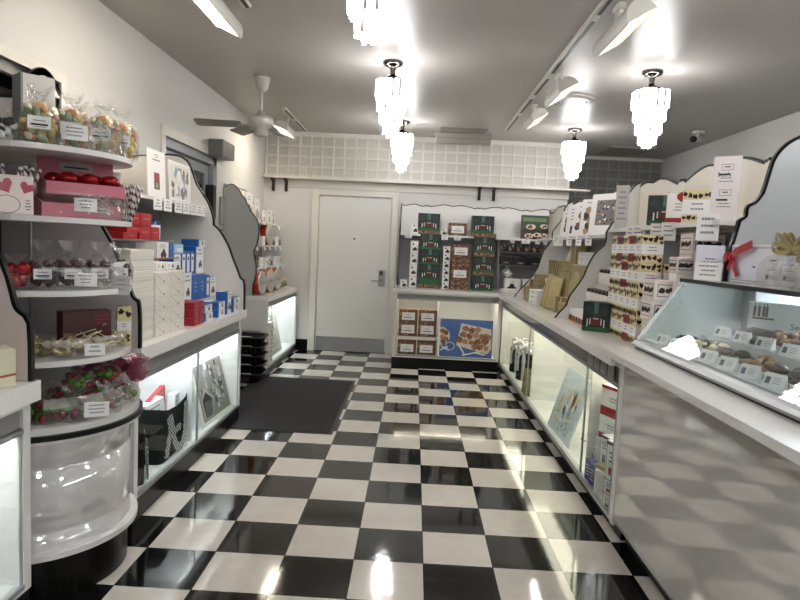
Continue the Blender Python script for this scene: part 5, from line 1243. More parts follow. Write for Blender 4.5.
m = MB(); m.tube([(1.10, 1.55, .125), (1.14, 1.42, .126), (1.13, 1.33, .125)], .003, INKG, 5); m.ball((1.10, 1.55, .127), .008, BROWN, 7, 5); tag(m.build('easel_wire'), 'thin easel wire on the counter floor behind the pale blue poster', 'wire')
# red and white, purple and white cartons
def d_rw(m, F, w, d, h):
    for fc in 'FLRB':
        f = F(fc); W = w if fc in 'FB' else d
        m.print_rect(f, 0, 0, W, h*.22, RED); m.print_rect(f, 0, h*.88, W, h, RED)
        if fc in 'LB':
            for i in range(12): blob(m, f, random.Random(i).uniform(.02, W-.02), random.Random(i+40).uniform(h*.3, h*.8), .016, (BROWN, INKG, NUT)[i % 3], i, 7, 1, .0008+.0001*i)
        else: lines(m, f, W*.3, h*.4, W*.8, h*.62, 2, INKG)
rw = box_mesh('candy_box', .18, .20, .15, PAPER, d_rw)
for i in range(2): put(rw, 'candy_box', 'white box with red bands, %s of the stack behind in the right counter' % ('lower', 'upper')[i], 'box', (1.10, .76, .3705+i*.1505), SIDE_R+.35, 'red banded boxes in the right counter')
m = MB(); m.box(-.1, .1, -.11, .11, 0, .25, WHT, .003); put(m.build('plinth_block'), 'plinth_block', 'white block under the red banded boxes in the right counter', 'block', (1.10, .76, .1195), SIDE_R+.35)
def d_pw(m, F, w, d, h):
    for fc in 'FLR':
        f = F(fc); W = w if fc == 'F' else d
        m.print_rect(f, 0, h*.92, W, h, PURP); m.print_rect(f, W*.88, 0, W, h*.92, PURP); lines(m, f, W*.15, h*.55, W*.7, h*.8, 3, INK); m.print_rect(f, W*.3, h*.15, W*.6, h*.4, INKG)
pw = box_mesh('candy_box', .085, .075, .17, PAPER, d_pw)
G = 'purple and white boxes in the right counter'
for i, (x, y, z) in enumerate(((1.00, .66, .1195+.13), (1.035, .585, .1195+.13), (1.08, .51, .1195+.13))): put(pw, 'candy_box', 'white box with purple edge, %s in the row before the red banded boxes' % ORD[i], 'box', (x, y, z), SIDE_R+.3, G)
m = MB(); m.prism([(-.13, -.04), (.13, -.04), (.13, .04), (-.13, .04)], 'xy', 0, .129, WHT); put(m.build('plinth_block'), 'plinth_block', 'white block under the purple edged boxes in the right counter', 'block', (1.04, .585, .1195), SIDE_R+.3+.86)
pb = box_mesh('candy_box', .07, .06, .12, mat('violet_carton', '5a4a94', .4), lambda m, F, w, d, h: [lines(m, F(fc), w*.15, h*.2, w*.8, h*.8, 4, PAPER, 2) for fc in 'FLR'])
for i, y in enumerate((.80, .72)): put(pb, 'candy_box', 'violet box at the counter front left of the gold box, %s one' % ('farther', 'nearer')[i], 'box', (.955, y, .1195), SIDE_R+.2, 'violet boxes in the right counter')
gbx = box_mesh('candy_box', .075, .06, .15, GOLDM); put(gbx, 'candy_box', 'gold box standing between the violet and the white red edged boxes', 'box', (.96, .63, .1195), SIDE_R+.3)
def d_re(m, F, w, d, h):
    for fc in 'FLRT':
        f = F(fc); W = w if fc in 'FT' else d; H = h if fc != 'T' else d
        m.print_rect(f, 0, H*.90, W, H*.96, REDD); m.print_rect(f, W*.06, 0, W*.10, H, REDD); lines(m, f, W*.25, H*.4, W*.85, H*.75, 3, INK); m.print_rect(f, W*.3, H*.1, W*.8, H*.3, (RED, INKG)[fc == 'T'], .0008)
re_ = box_mesh('candy_box', .10, .09, .19, PAPER, d_re); rel = box_mesh('candy_box', .11, .09, .075, PAPER, d_re)
put(rel, 'candy_box', 'low white red edged box, lower of two at the counter front corner', 'box', (.965, .43, .1195), SIDE_R+.25); put(rel, 'candy_box', 'low white red edged box, upper of two at the counter front corner', 'box', (.967, .43, .195), SIDE_R+.3)
put(re_, 'candy_box', 'tall white red edged box on the two low red edged boxes', 'box', (.968, .43, .2705), SIDE_R+.3)
fl = box_mesh('leaflet', .16, .004, .30, mat('grey_leaflet', 'b7b4b8', .5), lambda m, F, w, d, h: lines(m, F('F'), w*.2, h*.2, w*.8, h*.8, 5)); put(fl, 'leaflet', 'pale grey leaflet leaning at the divider in the right counter', 'leaflet', (.955, .87, .1195), SIDE_R, rx=-.2)
sl = card_mesh(.10, .085, mat('grey_slip', '8f8d8c', .5), n=3)
for i, y in enumerate((.84, .72, .60, .48)): put(sl, 'price_card', 'grey price slip, %s from the far side, hanging on the valance near the candy case' % ORD[i], 'price card', (.9085, y, .765), SIDE_R, 'grey price slips on the right counter')

# ------------------------------------------------------------------ on the right worktop, far bay: gold goods
Z = .9055
def d_goldlid(m, F, w, d, h): m.print_rect(F('F'), 0, h*.48, w, h*.52, BROWN); m.print_rect(F('L'), 0, h*.48, d, h*.52, BROWN)
def gbox(w, d, h, k=0): return box_mesh('gold_box', w, d, h, (GOLDM, GOLD)[k], d_goldlid if h < .1 else lambda m, F, w, d, h: (m.print_rect(F('F'), w*.07, h*.05, w*.93, h*.95, GOLD), m.print_rect(F('R'), d*.1, h*.05, d*.9, h*.95, GOLD)))
gflat = gbox(.22, .17, .044); gthin = gbox(.05, .12, .19); gtall = gbox(.09, .09, .20); gsm = gbox(.07, .06, .13); gbig = gbox(.26, .05, .34)
for i in range(4): put(gflat, 'gold_box', 'flat gold box, %s from the bottom of the stack behind the white cartons' % ORD[i], 'box', (1.17, 3.42, Z+.09+i*.0445), SIDE_R, 'flat gold boxes in the far bay')
wf = box_mesh('carton', .22, .17, .044, PAPER, lambda m, F, w, d, h: lines(m, F('F'), w*.2, h*.3, w*.8, h*.7, 1))
for i in range(2): put(wf, 'carton', 'flat white carton, %s of the pair under the gold stack' % ('lower', 'upper')[i], 'carton', (1.16, 3.42, Z+i*.0445), SIDE_R, 'flat white cartons under the gold stack')
for i in range(3): put(wf, 'carton', 'flat white carton, %s of the stack before the gold boxes' % ('bottom', 'middle', 'top')[i], 'carton', (1.08, 3.08, Z+i*.0445), SIDE_R+.1, 'flat white cartons in the far bay')
put(gtall, 'gold_box', 'tall gold box at the far end of the gold bay, standing on the worktop', 'box', (1.12, 3.68, Z), SIDE_R); put(gsm, 'gold_box', 'small gold box farthest at the worktop edge by the far divider', 'box', (1.06, 3.70, Z), SIDE_R)
put(gsm, 'gold_box', 'small gold box second from the far divider at the worktop edge', 'box', (1.06, 3.58, Z), SIDE_R)
m = MB(); m.box(1.26, 1.498, 2.02, 3.82, Z, 1.12, WHT); m.box(1.36, 1.498, 2.02, 3.82, 1.12, 1.29, WHT); tag(m.build('stepped_riser'), 'white stepped riser behind the gold boxes in the far right bay', 'riser')
for i in range(6): put(gthin, 'gold_box', 'slim upright gold box, %s from the far end of the upright row' % ORD[i], 'box', (1.305, 3.60-i*.085, 1.1205), SIDE_R+random.uniform(-.06, .06), 'slim upright gold boxes')
for i in range(2): put(gtall, 'gold_box', 'tall gold box beside the beige cone, %s one' % ('farther', 'nearer')[i], 'box', (1.41, 3.22-i*.1, 1.2905), SIDE_R, 'tall gold boxes on the upper step')
m = MB(); m.lathe([(.0001, 0), (.075, 0), (.07, .02), (.012, .21), (.0001, .22)], mat('beige_cone', 'c8b490', .5, vary=.1), n=16); put(m.build('cone_box'), 'cone_box', 'beige cone shaped candy package on the upper riser step', 'package', (1.43, 3.42, 1.2905))
wsb = box_mesh('carton', .10, .09, .11, PAPER, lambda m, F, w, d, h: (lines(m, F('F'), w*.2, h*.3, w*.8, h*.6, 2), m.print_rect(F('F'), 0, h*.8, w, h*.83, GREYP)))
for i in range(7): put(wsb, 'carton', 'small white carton, %s from the far end of the upper riser step' % ORD[i], 'carton', (1.42, 2.98-i*.125, 1.2905), SIDE_R, 'small white cartons on the upper step')
put(gbig, 'gold_box', 'large gold box standing at the middle of the far bay', 'box', (1.165, 2.62, Z), SIDE_R+.1, rx=-.1)
gmed = box_mesh('gold_box', .28, .05, .30, GOLDM, lambda m, F, w, d, h: m.print_poly(F('F'), [(w*.5+.1*math.cos(t*PI/12), h*.5+.1*math.sin(t*PI/12)) for t in range(24)], GOLD, .001)); put(gmed, 'gold_box', 'large gold box with round medallion next to the near divider', 'box', (1.155, 2.28, Z+.09), SIDE_R+.1, rx=-.2)
put(gflat, 'gold_box', 'flat gold box, bottom of the pair under the medallion box', 'box', (1.15, 2.26, Z), SIDE_R); put(gflat, 'gold_box', 'flat gold box, top of the pair under the medallion box', 'box', (1.15, 2.26, Z+.0445), SIDE_R)
gle = box_mesh('gold_box', .09, .035, .28, GOLDM, lambda m, F, w, d, h: m.print_rect(F('F'), w*.08, h*.04, w*.92, h*.96, GOLD))
put(gle, 'gold_box', 'narrow gold box leaning back, farther of two at the worktop edge', 'box', (1.08, 2.82, Z), SIDE_R+.9, rx=-.22, ry=.12, sc=(1.5, 1, 1)); put(gle, 'gold_box', 'narrow gold box leaning back, nearer of two at the worktop edge', 'box', (1.07, 2.62, Z), SIDE_R+1.0, rx=-.22, ry=.1, sc=(1.3, 1.6, 1))
for i in range(3): put(gsm, 'gold_box', 'small gold box, %s of the group by the near divider' % ORD[i], 'box', (1.08+.03*i, 2.42-i*.09, Z), SIDE_R, 'small gold boxes by the near divider')
m = MB()
for s in (-1, 1):
    m.tube(smooth_path([(0, 0, .03), (s*.05, -.01, .08), (s*.08, 0, .05), (s*.04, 0, .02), (0, 0, .03)], (), 4), .012, BOW, 6); m.tube([(0, 0, .03), (s*.05, -.02, .0)], .010, BOW, 6)
put(m.build('ribbon_bow'), 'ribbon_bow', 'white ribbon bow lying on the flat gold stack', 'bow', (1.16, 3.2, 1.05), SIDE_R)
m = MB(); m.box(-.06, .06, -.06, .06, 0, .142, GOLDM, .002); put(m.build('gold_box'), 'gold_box', 'gold box carrying the white ribbon bow', 'box', (1.16, 3.2, Z), SIDE_R)
# crest shelf, far bay: cards
def picture_card(w, h, kind, seed=0):
    m = MB(); m.box(-w/2, w/2, -.003, .003, 0, h, PAPER); fr = (V3((-w/2, -.0032, 0)), V3((1,0,0)), V3((0,0,1)), V3((0,-1,0)))
    q = random.Random(seed)
    if kind == 'nuts':
        m.print_rect(fr, w*.18, h*.25, w*.82, h*.85, GRYP, .0004)
        for i in range(70): blob(m, fr, q.uniform(w*.2, w*.8), q.uniform(h*.28, h*.82), .011, (GRYP, NUTL, INK, PAPER, TAN)[q.randrange(5)], i, 6, .8, .0006+.00001*i)
    elif kind == 'strip':
        m.print_rect(fr, w*.36, h*.12, w*.64, h*.36, INK, .0005); lines(m, fr, w*.25, h*.5, w*.75, h*.9, 4)
    else:
        for i in range(9): blob(m, fr, w*.5+q.uniform(-.2, .2)*w, h*(.15+.07*i), w*.16, (NUTL, TAN, BROWN, NUT)[i % 4], i, 7, 1, .0006+.00004*i)
        lines(m, fr, w*.2, h*.86, w*.8, h*.95, 1)
    return m.build('standing_sign')
ZS = 1.5385
for i, (y, w, h, k, lab) in enumerate(((3.68, .16, .27, 'stack', 'white picture card farthest on the right crest shelf by the far divider'), (3.45, .17, .32, 'strip', 'white card with small dark picture, second from the far divider on the right crest shelf'), (3.16, .2, .31, 'stack', 'white card with a tall brown candy picture, third on the right crest shelf'), (2.88, .22, .33, 'stack', 'white card with a tall brown candy picture, fourth on the right crest shelf'), (2.42, .34, .34, 'nuts', 'large white card with a grey nut photo on the right crest shelf'))):
    o = picture_card(w, h, k, i); put(o, 'standing_sign', lab, 'sign', (1.40, y, ZS), SIDE_R+.5, rx=-.1)
for i, y in enumerate((3.62, 3.42, 3.08, 2.76, 2.46)): ptag('white price card, %s from the far divider, hanging on the right crest shelf' % ORD[i], (1.297, y, 1.455), SIDE_R+.5, .07, .10, 'price cards on the far right crest shelf')
gs = card_mesh(.09, .30, mat('grey_sleeve', 'b9b7b4', .3), n=6, rim=False); put(gs, 'standing_sign', 'tall grey printed card at the near divider on the right crest shelf', 'sign', (1.33, 1.80, 1.5755), SIDE_R+1.0)
# ------------------------------------------------------------------ near bay: heart boxes
heartbox = box_mesh('heart_box', .115, .105, .1485, CREAMB, lambda m, F, w, d, h: hearts_deco(m, F, w, d, h, (0, .32, .67, 1), 3))
redheart = box_mesh('heart_box', .115, .105, .1485, mat('red_heart_box', '9c2226', .4), lambda m, F, w, d, h: hearts_deco(m, F, w, d, h, (0, .32, .67, 1), 5, dark=[RED, BROWN, REDD]))
COLN = ['nearest', 'second nearest', 'third nearest', 'fourth nearest', 'farthest']
for c in range(5):
    for i in range(4):
        src = redheart if (c, i) in ((1, 3), (2, 2), (1, 0), (3, 3)) else heartbox
        put(src, 'heart_box', '%s heart print box, %s from the bottom of the %s front stack' % ('red' if src is redheart else 'cream', ORD[i], COLN[c]), 'box', (1.163+.004*c, .79+c*.112, Z+i*.149), random.uniform(-.02, .02), 'heart print boxes in the near right stacks')
for c in range(2):
    for i in range(3): put(heartbox, 'heart_box', 'cream heart print box, %s from the bottom of the %s stack behind the front stacks' % (ORD[i], ('nearer', 'farther')[c]), 'box', (1.292, .80+c*.113, Z+i*.149), random.uniform(-.02, .02), 'heart boxes behind the front stacks')
put(foot, 'football_box', 'dark football picture box on the right worktop left of the heart boxes', 'box', (1.075, 1.30, Z), -.55, sc=(.62, 1, .9))
hb3 = box_mesh('heart_box', .06, .06, .16, CREAMB, lambda m, F, w, d, h: hearts_deco(m, F, w, d, h, (0, .3, .6, 1), 8)); put(hb3, 'heart_box', 'slim cream heart print box between the football box and the heart stacks', 'box', (1.16, 1.235, Z), -.2)
m = MB(); m.box(1.15, 1.498, 1.36, 1.94, Z, 1.03, WHT); m.box(1.23, 1.498, 1.36, 1.94, 1.03, 1.17, WHT); m.box(1.31, 1.498, 1.36, 1.94, 1.17, 1.31, WHT); tag(m.build('stepped_riser'), 'white stepped riser under the small jars in the near right bay', 'riser')
def jar():
    t = bpy.data.objects.new('candy_jar', None); COL.objects.link(t)
    m = MB(); m.lathe([(.0001, 0), (.03, 0), (.032, .01), (.032, .06), (.026, .07)], PAPER2, n=14); m.build('body', t)
    m = MB(); m.lathe([(.027, .07), (.029, .07), (.029, .088), (.0001, .09)], BROWN, n=14); m.build('lid', t)
    return t
jr = jar(); n = 0
for s, (x, z, y0) in enumerate(((1.19, 1.0305, 1.88), (1.27, 1.1705, 1.88), (1.35, 1.3105, 1.88))):
    for i in range(6):
        place_bag(jr, 'small white jar with brown lid, %s from the far end of the %s riser step' % (ORD[i], ('lowest', 'middle', 'top')[s]), 'jar', (x, y0-i*.085, z), 0, 'small jars on the near bay riser', 1.25)
orc = box_mesh('carton', .08, .09, .085, PAPER, lambda m, F, w, d, h: [(m.print_rect(F(fc), 0, 0, w, h*.45, mat('orange_print', 'b86a35', .5)), blob(m, F(fc), w*.5, h*.25, .02, BROWN, 2)) for fc in 'FL'])
for i in range(6): put(orc, 'carton', 'small orange and white carton, %s from the far end before the jars' % ORD[i], 'carton', (1.095, 1.88-i*.078, Z), SIDE_R+.2, 'orange and white cartons before the jars')
greenl = box_mesh('carton', .09, .09, .07, mat('pale_green_carton', '8fae92', .5), lambda m, F, w, d, h: [m.print_rect(F(fc), 0, h*.2, w, h*.8, PAPER) for fc in 'FL'])
for i in range(3): put(greenl, 'carton', 'pale green banded carton, %s of the pile between jars and heart boxes' % ('bottom', 'middle', 'top')[i], 'carton', (1.20, 1.33, Z+i*.0705), .3, 'pale green banded cartons')
# pink white cartons beside them
def d_logo(m, F, w, d, h):
    for fc in 'FLR':
        f = F(fc); W = w if fc == 'F' else d
        a = W*.10; b = h*.2
        for r in ((a, b, W-a, b+.003), (a, h-b-.003, W-a, h-b), (a, b, a+.003, h-b), (W-a-.003, b, W-a, h-b)): m.print_rect(f, *r, INK)
        blob(m, f, W*.24, h*.5, h*.16, INK, 3); q = random.Random(1)
        for i in range(5): blob(m, f, W*(.42+.1*i), h*(.5+.05*math.sin(i*2)), h*.13, BROWN, i, 6)
pk1 = box_mesh('carton', .165, .14, .104, PINKL, d_logo); pk2 = box_mesh('carton', .085, .10, .08, PINKL, d_logo)
G = 'pale pink framed cartons by the candy case'
def plainbox(label, w, d, h, loc):
    m = MB(); m.box(-w/2, w/2, -d/2, d/2, 0, h, PAPER2, .003); put(m.build('carton'), 'carton', label, 'carton', loc, 0)
plainbox('plain carton under the stack of large pale pink cartons', .15, .13, .294, (1.385, .66, Z))
for i in range(3): put(pk1, 'carton', 'large pale pink framed carton, %s of the stack right of the heart boxes' % ('bottom', 'middle', 'top')[i], 'carton', (1.385, .66, 1.20+i*.1045), random.uniform(-.04, .04), G)
plainbox('plain carton under the low pair of pale pink cartons', .16, .10, .155, (1.19, .62, Z))
for i in range(2): put(pk1, 'carton', 'large pale pink framed carton, %s of the low pair before the heart boxes' % ('lower', 'upper')[i], 'carton', (1.19, .62, 1.061) if i == 0 else (1.195, .62, 1.1655), random.uniform(-.04, .04), G)
plainbox('plain tall carton under the two small pale pink cartons', .17, .09, .4045, (1.29, .56, Z))
for i in range(2): put(pk2, 'carton', 'small pale pink framed carton, %s of two beside the large ones' % ('left', 'right')[i], 'carton', (1.265+i*.088-.02, .56, 1.3105), 0, G)
# crest shelf near bay
ZN = 1.5755
put(foot, 'football_box', 'dark football picture box on the near right crest shelf', 'box', (1.39, 1.15, ZN), SIDE_R+.95, sc=(.78, .8, .86))
wr = box_mesh('candy_box', .15, .08, .19, PAPER, lambda m, F, w, d, h: [(m.print_rect(F(fc), 0, 0, (w if fc == 'F' else d), h*.2, RED), blob(m, F(fc), (w if fc == 'F' else d)*.55, h*.88, .035, RED, 2), lines(m, F(fc), w*.2, h*.4, w*.7, h*.7, 3)) for fc in 'FLR']); put(wr, 'candy_box', 'white box with red trim beside the football box on the crest shelf', 'box', (1.39, .935, ZN), SIDE_R+.95, sc=(1.1, .9, .9))
hbw = box_mesh('heart_box', .17, .08, .195, CREAMB, lambda m, F, w, d, h: hearts_deco(m, F, w, d, h, (0, .25, .7, 1), 12)); put(hbw, 'heart_box', 'cream heart print box alone on the near right crest shelf', 'box', (1.385, .735, ZN), SIDE_R+.95, sc=(.88, .9, .88))
w, h = .12, .30
m = MB(); m.box(-w/2, w/2, -.002, .002, 0, h, mat('blush_card', 'e0d8d6', .4)); fr = (V3((-w/2, -.0022, 0)), V3((1,0,0)), V3((0,0,1)), V3((0,-1,0)))
for v in (.78, .38):
    for r in ((.3, v, .72, v+.006), (.3, v+.09, .72, v+.096), (.3, v, .312, v+.09), (.708, v, .72, v+.09)): m.print_rect(fr, w*r[0], h*r[1], w*r[2], h*r[3], REDD)
    lines(m, fr, w*.36, h*(v+.02), w*.66, h*(v+.08), 1, INK, 2); m.print_rect(fr, w*.2, h*(v-.08), w*.62, h*(v-.05), INK, .001); lines(m, fr, w*.2, h*(v-.2), w*.8, h*(v-.1), 2)
m.print_text(fr, "See's", w*.42, h*.68, .022, INK, .0014)
put(m.build('standing_sign'), 'standing_sign', 'tall blush card sign with two framed marks on the near right crest shelf', 'sign', (1.345, .39, ZN), SIDE_R+.9, rx=-.05)
for i, (y, a) in enumerate(((1.44, .9), (1.33, .9), (1.03, .7), (.87, .7))): ptag('white price card, %s from the near divider, hanging below the near crest shelf boxes' % ORD[i], (1.292, y, 1.48), SIDE_R+a, .085, .10, 'price cards on the near right crest shelf')
ptag('long white price card hanging below the tall blush sign', (1.285, .40, 1.475), SIDE_R+.9, .10, .13)
# ------------------------------------------------------------------ candy case
CY0, CY1 = -2.3, .44
t = thing('candy_case', 'slanted glass candy case with trays of chocolates on the service counter', 'display case', (1.4, -.9, .9355))
RIM = mat('pale_grey_metal', 'b3b5b5', .35, metal=.3)
m = MB(); m.prism([(.995, .945), (.985, .958), (.995, .972), (1.015, .980), (1.80, .980), (1.80, .945)], 'xz', CY0, CY1, RIM); m.build('base', t)
m = MB(); m.box(1.0, 1.79, CY0+.01, CY1-.01, .9356, .9449, EDGE); m.build('gasket', t)['label'] = 'black gasket'
PNL = mat('case_back_panel', 'dbe0e0', .3, vary=.02)
m = MB(); m.box(1.74, 1.80, CY0, CY1, .98, 1.275, PNL); m.build('back_panel', t)
m = MB(); m.prism([(1.02, .981), (1.205, 1.272), (1.74, 1.272), (1.74, .981)], 'xz', CY1-.008, CY1, glassy('end_glass', 'f0f5f5', 1.5, .3, 'e6eceb', fmul=.4)); g = m.build('end_glass', t)
m = MB(); m.prism([(1.010, .981), (1.022, .981), (1.212, 1.275), (1.200, 1.275)], 'xz', CY1-.012, CY1+.004, WHT); m.build('edge_strip', g)
CG = glassy('case_glass', 'f4f8f7', 1.5, .0, fmul=.17)
for a, b in ((CY0, -.905), (-.895, CY1-.012)):
    m = MB(); m.add([(1.010, a, .981), (1.010, b, .981), (1.200, b, 1.275), (1.200, a, 1.275), (1.015, a, .979), (1.015, b, .979), (1.205, b, 1.273), (1.205, a, 1.273)], [(0,1,2,3),(7,6,5,4),(0,4,5,1),(1,5,6,2),(2,6,7,3),(3,7,4,0)], CG); m.build('front_glass', t)
m = MB(); m.box(1.20, 1.80, CY0, CY1, 1.275, 1.287, RIM); m.build('top', t)
m = MB(); m.box(1.192, 1.2, CY0, CY1+.002, 1.272, 1.289, EDGE); m.build('top_edge_band', t)['label'] = 'black edge band'
m = MB(); m.box(1.70, 1.735, CY0+.05, CY1-.05, 1.25, 1.274, mat('candy_case_tube', 'ffffff', .4, emit=20., ehex='f2f6ff')); m.build('light_tube', t)
TRAY = mat('white_tray', 'd9dee0', .25, vary=.02)
m = MB(); m.box(1.24, 1.72, CY0+.02, .20, 1.035, 1.05, TRAY, .005); m.prism([(1.235, .981), (1.24, 1.05), (1.25, 1.05), (1.25, .981)], 'xz', CY0+.02, .20, TRAY); m.build('upper_tray', t)
m = MB(); m.box(1.03, 1.234, CY0+.02, CY1-.03, .9805, .9865, TRAY, .002); m.build('lower_tray', t)
# name tags
m = MB(); m.prism([(-.028, 0), (.006, 0), (-.004, .045)], 'yz', -.035, .035, PAPER); fr = (V3((-.035, -.028, 0)), V3((1,0,0)), V3((0,.024,.045)).normalized(), V3((0,-.88,.47)))
m.print_rect(fr, .008, .012, .024, .036, mat('slate_print', '4c5468', .5), .0008); lines(m, fr, .03, .012, .062, .038, 3, INKG, 1)
tg = m.build('name_tag')
for i in range(7): put(tg, 'name_tag', 'white candy name tag, %s from the far end of the lower row in the case' % ORD[i], 'name tag', (1.075, .27-i*.148, .9866), SIDE_R+.45, 'name tags of the lower row')
for i in range(6): put(tg, 'name_tag', 'white candy name tag, %s from the far end of the upper row in the case' % ORD[i], 'name tag', (1.275, .135-i*.165, 1.0505), SIDE_R+.45, 'name tags of the upper row')
# chocolates
CC = [mat('milk_chocolate', '36201a', .35, vary=.2), DBROWN, mat('white_chocolate', 'd8caa0', .4, vary=.1), NUT, NUTL, mat('cocoa_grey', '41362f', .6, vary=.3)]
protos = {}
def piece(kind):
    if kind in protos: return protos[kind]
    m = MB()
    if kind == 'bar': m.box(-.032, .032, -.014, .014, 0, .016, CC[1], .004); [m.box(-.028+i*.016, -.022+i*.016, -.0145, .0145, .0155, .0175, CC[1], .001) for i in range(4)]
    elif kind == 'round': m.ball((0, 0, .012), (.024, .024, .012), CC[2], 12, 6); m.tube([(-.02, 0, .018), (-.008, .01, .024), (.004, -.01, .025), (.018, .006, .019)], .0025, CC[1], 5)
    elif kind == 'dark_round': m.ball((0, 0, .012), (.024, .02, .013), CC[0], 12, 6, jit=.04)
    elif kind == 'cluster':
        for i in range(6): m.ball((random.uniform(-.016, .016), random.uniform(-.014, .014), .009+random.uniform(0, .012)), (.011, .009, .008), CC[4 if i % 2 else 3], 7, 5)
    elif kind == 'slab': m.box(-.05, .05, -.02, .02, 0, .02, CC[5], .005)
    o = m.build('chocolate'); protos[kind] = o; return o
names = {'bar': 'dark chocolate bar', 'round': 'white chocolate round', 'dark_round': 'milk chocolate piece', 'cluster': 'pale nut cluster', 'slab': 'cocoa dusted slab'}
q = random.Random(21)
def pile(kind, x0, x1, y0, y1, z, n, where):
    for i in range(n):
        l = 0 if i < n*.7 else 1
        put(piece(kind), 'chocolate', names[kind]+' '+where, 'chocolate', (q.uniform(x0, x1), y0+(y1-y0)*((i*.618) % 1), z+.0005+l*.024), q.uniform(0, 6.2), names[kind]+'s '+where, rx=q.uniform(-.12, .12), ry=q.uniform(-.12, .12), sc=1.3)
ZL, ZU = .987, 1.0505
pile('bar', 1.12, 1.22, .10, .30, ZL, 16, 'at the far end of the lower tray')
pile('round', 1.12, 1.22, -.10, .07, ZL, 12, 'in the lower tray beside the bars')
pile('dark_round', 1.12, 1.22, -.24, -.12, ZL, 12, 'in the middle of the lower tray')
pile('cluster', 1.12, 1.22, -.46, -.27, ZL, 16, 'in the lower tray past the middle')
pile('dark_round', 1.12, 1.22, -.64, -.49, ZL, 12, 'at the near end of the lower tray')
pile('round', 1.12, 1.22, -.86, -.68, ZL, 10, 'in the cut off end of the lower tray')
pile('slab', 1.34, 1.56, -.06, .10, ZU, 14, 'at the far end of the upper tray')
pile('cluster', 1.34, 1.52, -.25, -.09, ZU, 18, 'in the upper tray beside the slabs')
pile('slab', 1.36, 1.56, -.42, -.28, ZU, 14, 'in the middle of the upper tray')
pile('cluster', 1.34, 1.52, -.60, -.45, ZU, 16, 'in the upper tray past the middle')
pile('dark_round', 1.34, 1.52, -.80, -.63, ZU, 14, 'at the near end of the upper tray')
# paper cups
m = MB(); m.lathe([(.0001, .001), (.016, .001), (.022, .02), (.0205, .02), (.015, .003)], PAPER, n=14, rad=lambda i: 1+.04*(i % 2)); cup = m.build('paper_cup')
for i in range(12): put(cup, 'paper_cup', 'white paper candy cup behind the lower row of name tags', 'paper cup', (1.103+.012*(i % 2), .28-i*.085, ZL), 0, 'white paper cups behind the tags')
# lettered sign in the case
m = MB(); w, h = .30, .16; m.box(-w/2, w/2, -.002, .002, 0, h, mat('frosted_sign', 'c7cfcd', .35)); m.box(-w/2-.004, w/2+.004, -.003, .003, h-.003, h+.002, PAPER); fr = (V3((-w/2, -.0022, 0)), V3((1,0,0)), V3((0,0,1)), V3((0,-1,0)))
m.print_text(fr, 'Sees', w*.66, h*.36, .026, INK, .0006); m.print_text(fr, 'Since 1921', w*.68, h*.16, .014, INK, .0006)
for u in (.06, .12, .18, .22): m.print_rect(fr, w*u, h*.62, w*(u+.035), h*.9, INK, .0006); m.print_rect(fr, w*(u+.01), h*.9, w*(u+.02), h*1.0, INK, .0006)
m.print_rect(fr, w*.05, h*.55, w*.34, h*.6, INK, .0006)
put(m.build('case_sign'), 'case_sign', 'frosted lettered sign standing in the candy case behind the upper tray', 'sign', (1.47, .02, ZU), SIDE_R+.75, rx=-.08)
# boxes on top of the case
ZT = 1.2875
w, h, d = .42, .17, .05
m = MB(); m.box(-w/2, w/2, -d/2, d/2, 0, h, mat('lilac_white_box', 'dfe0ea', .35), .003); f = face('F', w, d, h)
for r in ((.012, .012, w-.012, .015), (.012, h-.015, w-.012, h-.012), (.012, .012, .015, h-.012), (w-.015, .012, w-.012, h-.012)): m.print_rect(f, *r, INKG)
m.print_rect(f, w*.74, h*.6, w*.86, h*.64, INK); m.print_rect(f, w*.45, h*.42, w*.5, h*.46, INK)
gbox_ = put(m.build('gift_box'), 'gift_box', 'large white gift box with grey border and red bow on the candy case', 'gift box', (1.375, .075, ZT), SIDE_R)
m = MB(); y = -d/2-.004
bx = -.17
ribbon(m, smooth_path([(bx-.085, y-.01, .095), (bx-.03, y-.022, .115), (bx, y-.012, .11), (bx+.05, y-.028, .135), (bx+.17, y-.02, .172)], (), 4), .034)
ribbon(m, smooth_path([(bx-.085, y-.008, .115), (bx-.03, y-.014, .125), (bx, y-.01, .11)], (), 3), .026)
ribbon(m, [(bx, y-.009, .11), (bx+.015, y-.012, .075), (bx+.05, y-.01, .03)], .022); ribbon(m, [(bx, y-.0095, .11), (bx-.02, y-.012, .08), (bx-.035, y-.01, .055)], .02)
m.ball((bx, y-.016, .112), (.016, .012, .016), REDR, 10, 7)
m.build('bow', gbox_)['label'] = 'red ribbon bow'
w2, h2, d2 = .12, .165, .06
m = MB(); m.box(-w2/2, w2/2, -d2/2, d2/2, 0, h2, mat('lilac_white_box', 'dfe0ea', .35), .003); lines(m, face('F', w2, d2, h2), w2*.2, h2*.3, w2*.85, h2*.65, 4, INK, 3); put(m.build('carton'), 'carton', 'white carton with dark lettering left of the red bow box on the candy case', 'carton', (1.295, .375, ZT), -.35)
put(card_mesh(.115, .085, PAPER, n=3, rim=True), 'price_card', 'large white card in a clear holder at the far corner of the candy case top', 'price card', (1.265, .315, ZT+.001), -.55, rx=-.15)
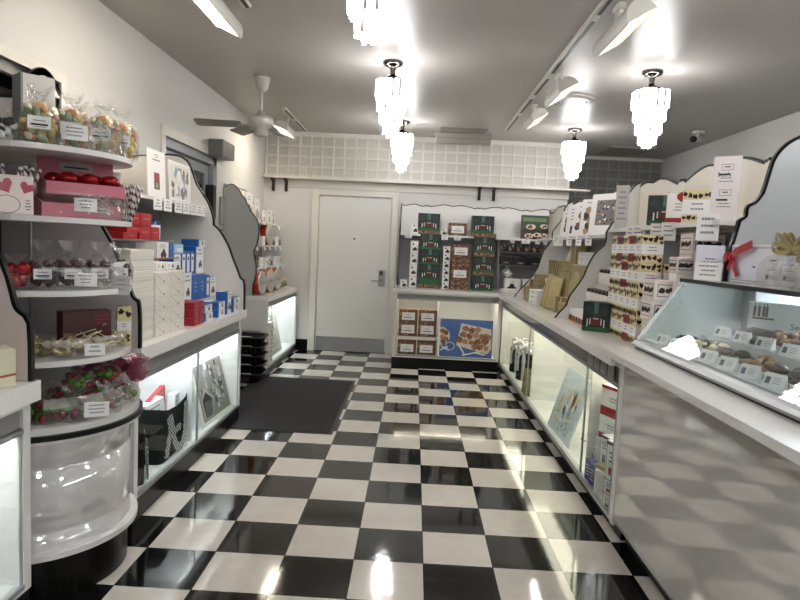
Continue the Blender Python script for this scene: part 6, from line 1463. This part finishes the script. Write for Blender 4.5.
# acrylic arch box with gold bow
t = thing('acrylic_box', 'clear arched acrylic box with gold bow and four picture tiles on the candy case', 'box', (1.26, -.42, ZT), SIDE_R, world=False)
w, d, h = .46, .10, .10
arch = [(-w/2, 0), (w/2, 0), (w/2, .07)]+[(w/2*math.cos(a*PI/14), .07+.07*math.sin(a*PI/14)) for a in range(1, 14)]+[(-w/2, .07)]
m = MB(); m.prism(arch, 'xz', -d/2, -d/2+.003, ACRY); m.prism(arch, 'xz', d/2-.003, d/2, ACRY); m.build('shell', t)
m = MB(); m.box(-w/2+.01, w/2-.01, -d/2+.006, d/2-.006, .001, .012, ACRY); m.build('floor_plate', t)
for i in range(4):
    m = MB(); x = -w/2+.065+i*.11; m.box(x-.05, x+.05, -d/2+.02, -d/2+.06, .0125, .085, PAPER, .002); fr = (V3((x-.05, -d/2+.02, .0125)), V3((1,0,0)), V3((0,0,1)), V3((0,-1,0)))
    blob(m, fr, .025, .03, .010, (REDD, BROWN, CC[2], NUT)[i], i, 8); lines(m, fr, .045, .02, .09, .035, 2); lines(m, fr, .02, .05, .08, .062, 1, INKG); m.build('candy_tile', t)
m = MB()
for k in range(14):
    s = -1 if k % 2 else 1; e = .012+.009*(k//2); up = .128+.016*((k*5) % 4)
    ribbon(m, smooth_path([(.03, -d/2-.006-.002*k, .145), (.03+s*e, -d/2-.014-.003*k, up+.02), (.03+s*(e+.035), -d/2-.012-.002*k, up), (.03+s*e*.8, -d/2-.008-.002*k, .130), (.03, -d/2-.006-.002*k, .145)], (), 3), .015, GOLD)
m.box(.02, .045, -d/2-.006, -d/2-.002, .10, .14, GOLD); m.build('gold_bow', t)['label'] = 'gold foil bow'
for o in list(bpy.data.objects):
    for k in ('_w', 'used'):
        if k in o.keys(): del o[k]
for o in list(bpy.data.objects):
    if o.parent is None and o.type in ('MESH', 'EMPTY') and not o.get('label') and o.get('kind') != 'structure':
        for c in list(o.children): bpy.data.objects.remove(c)
        bpy.data.objects.remove(o)
SC.cycles.transparent_max_bounces = 24
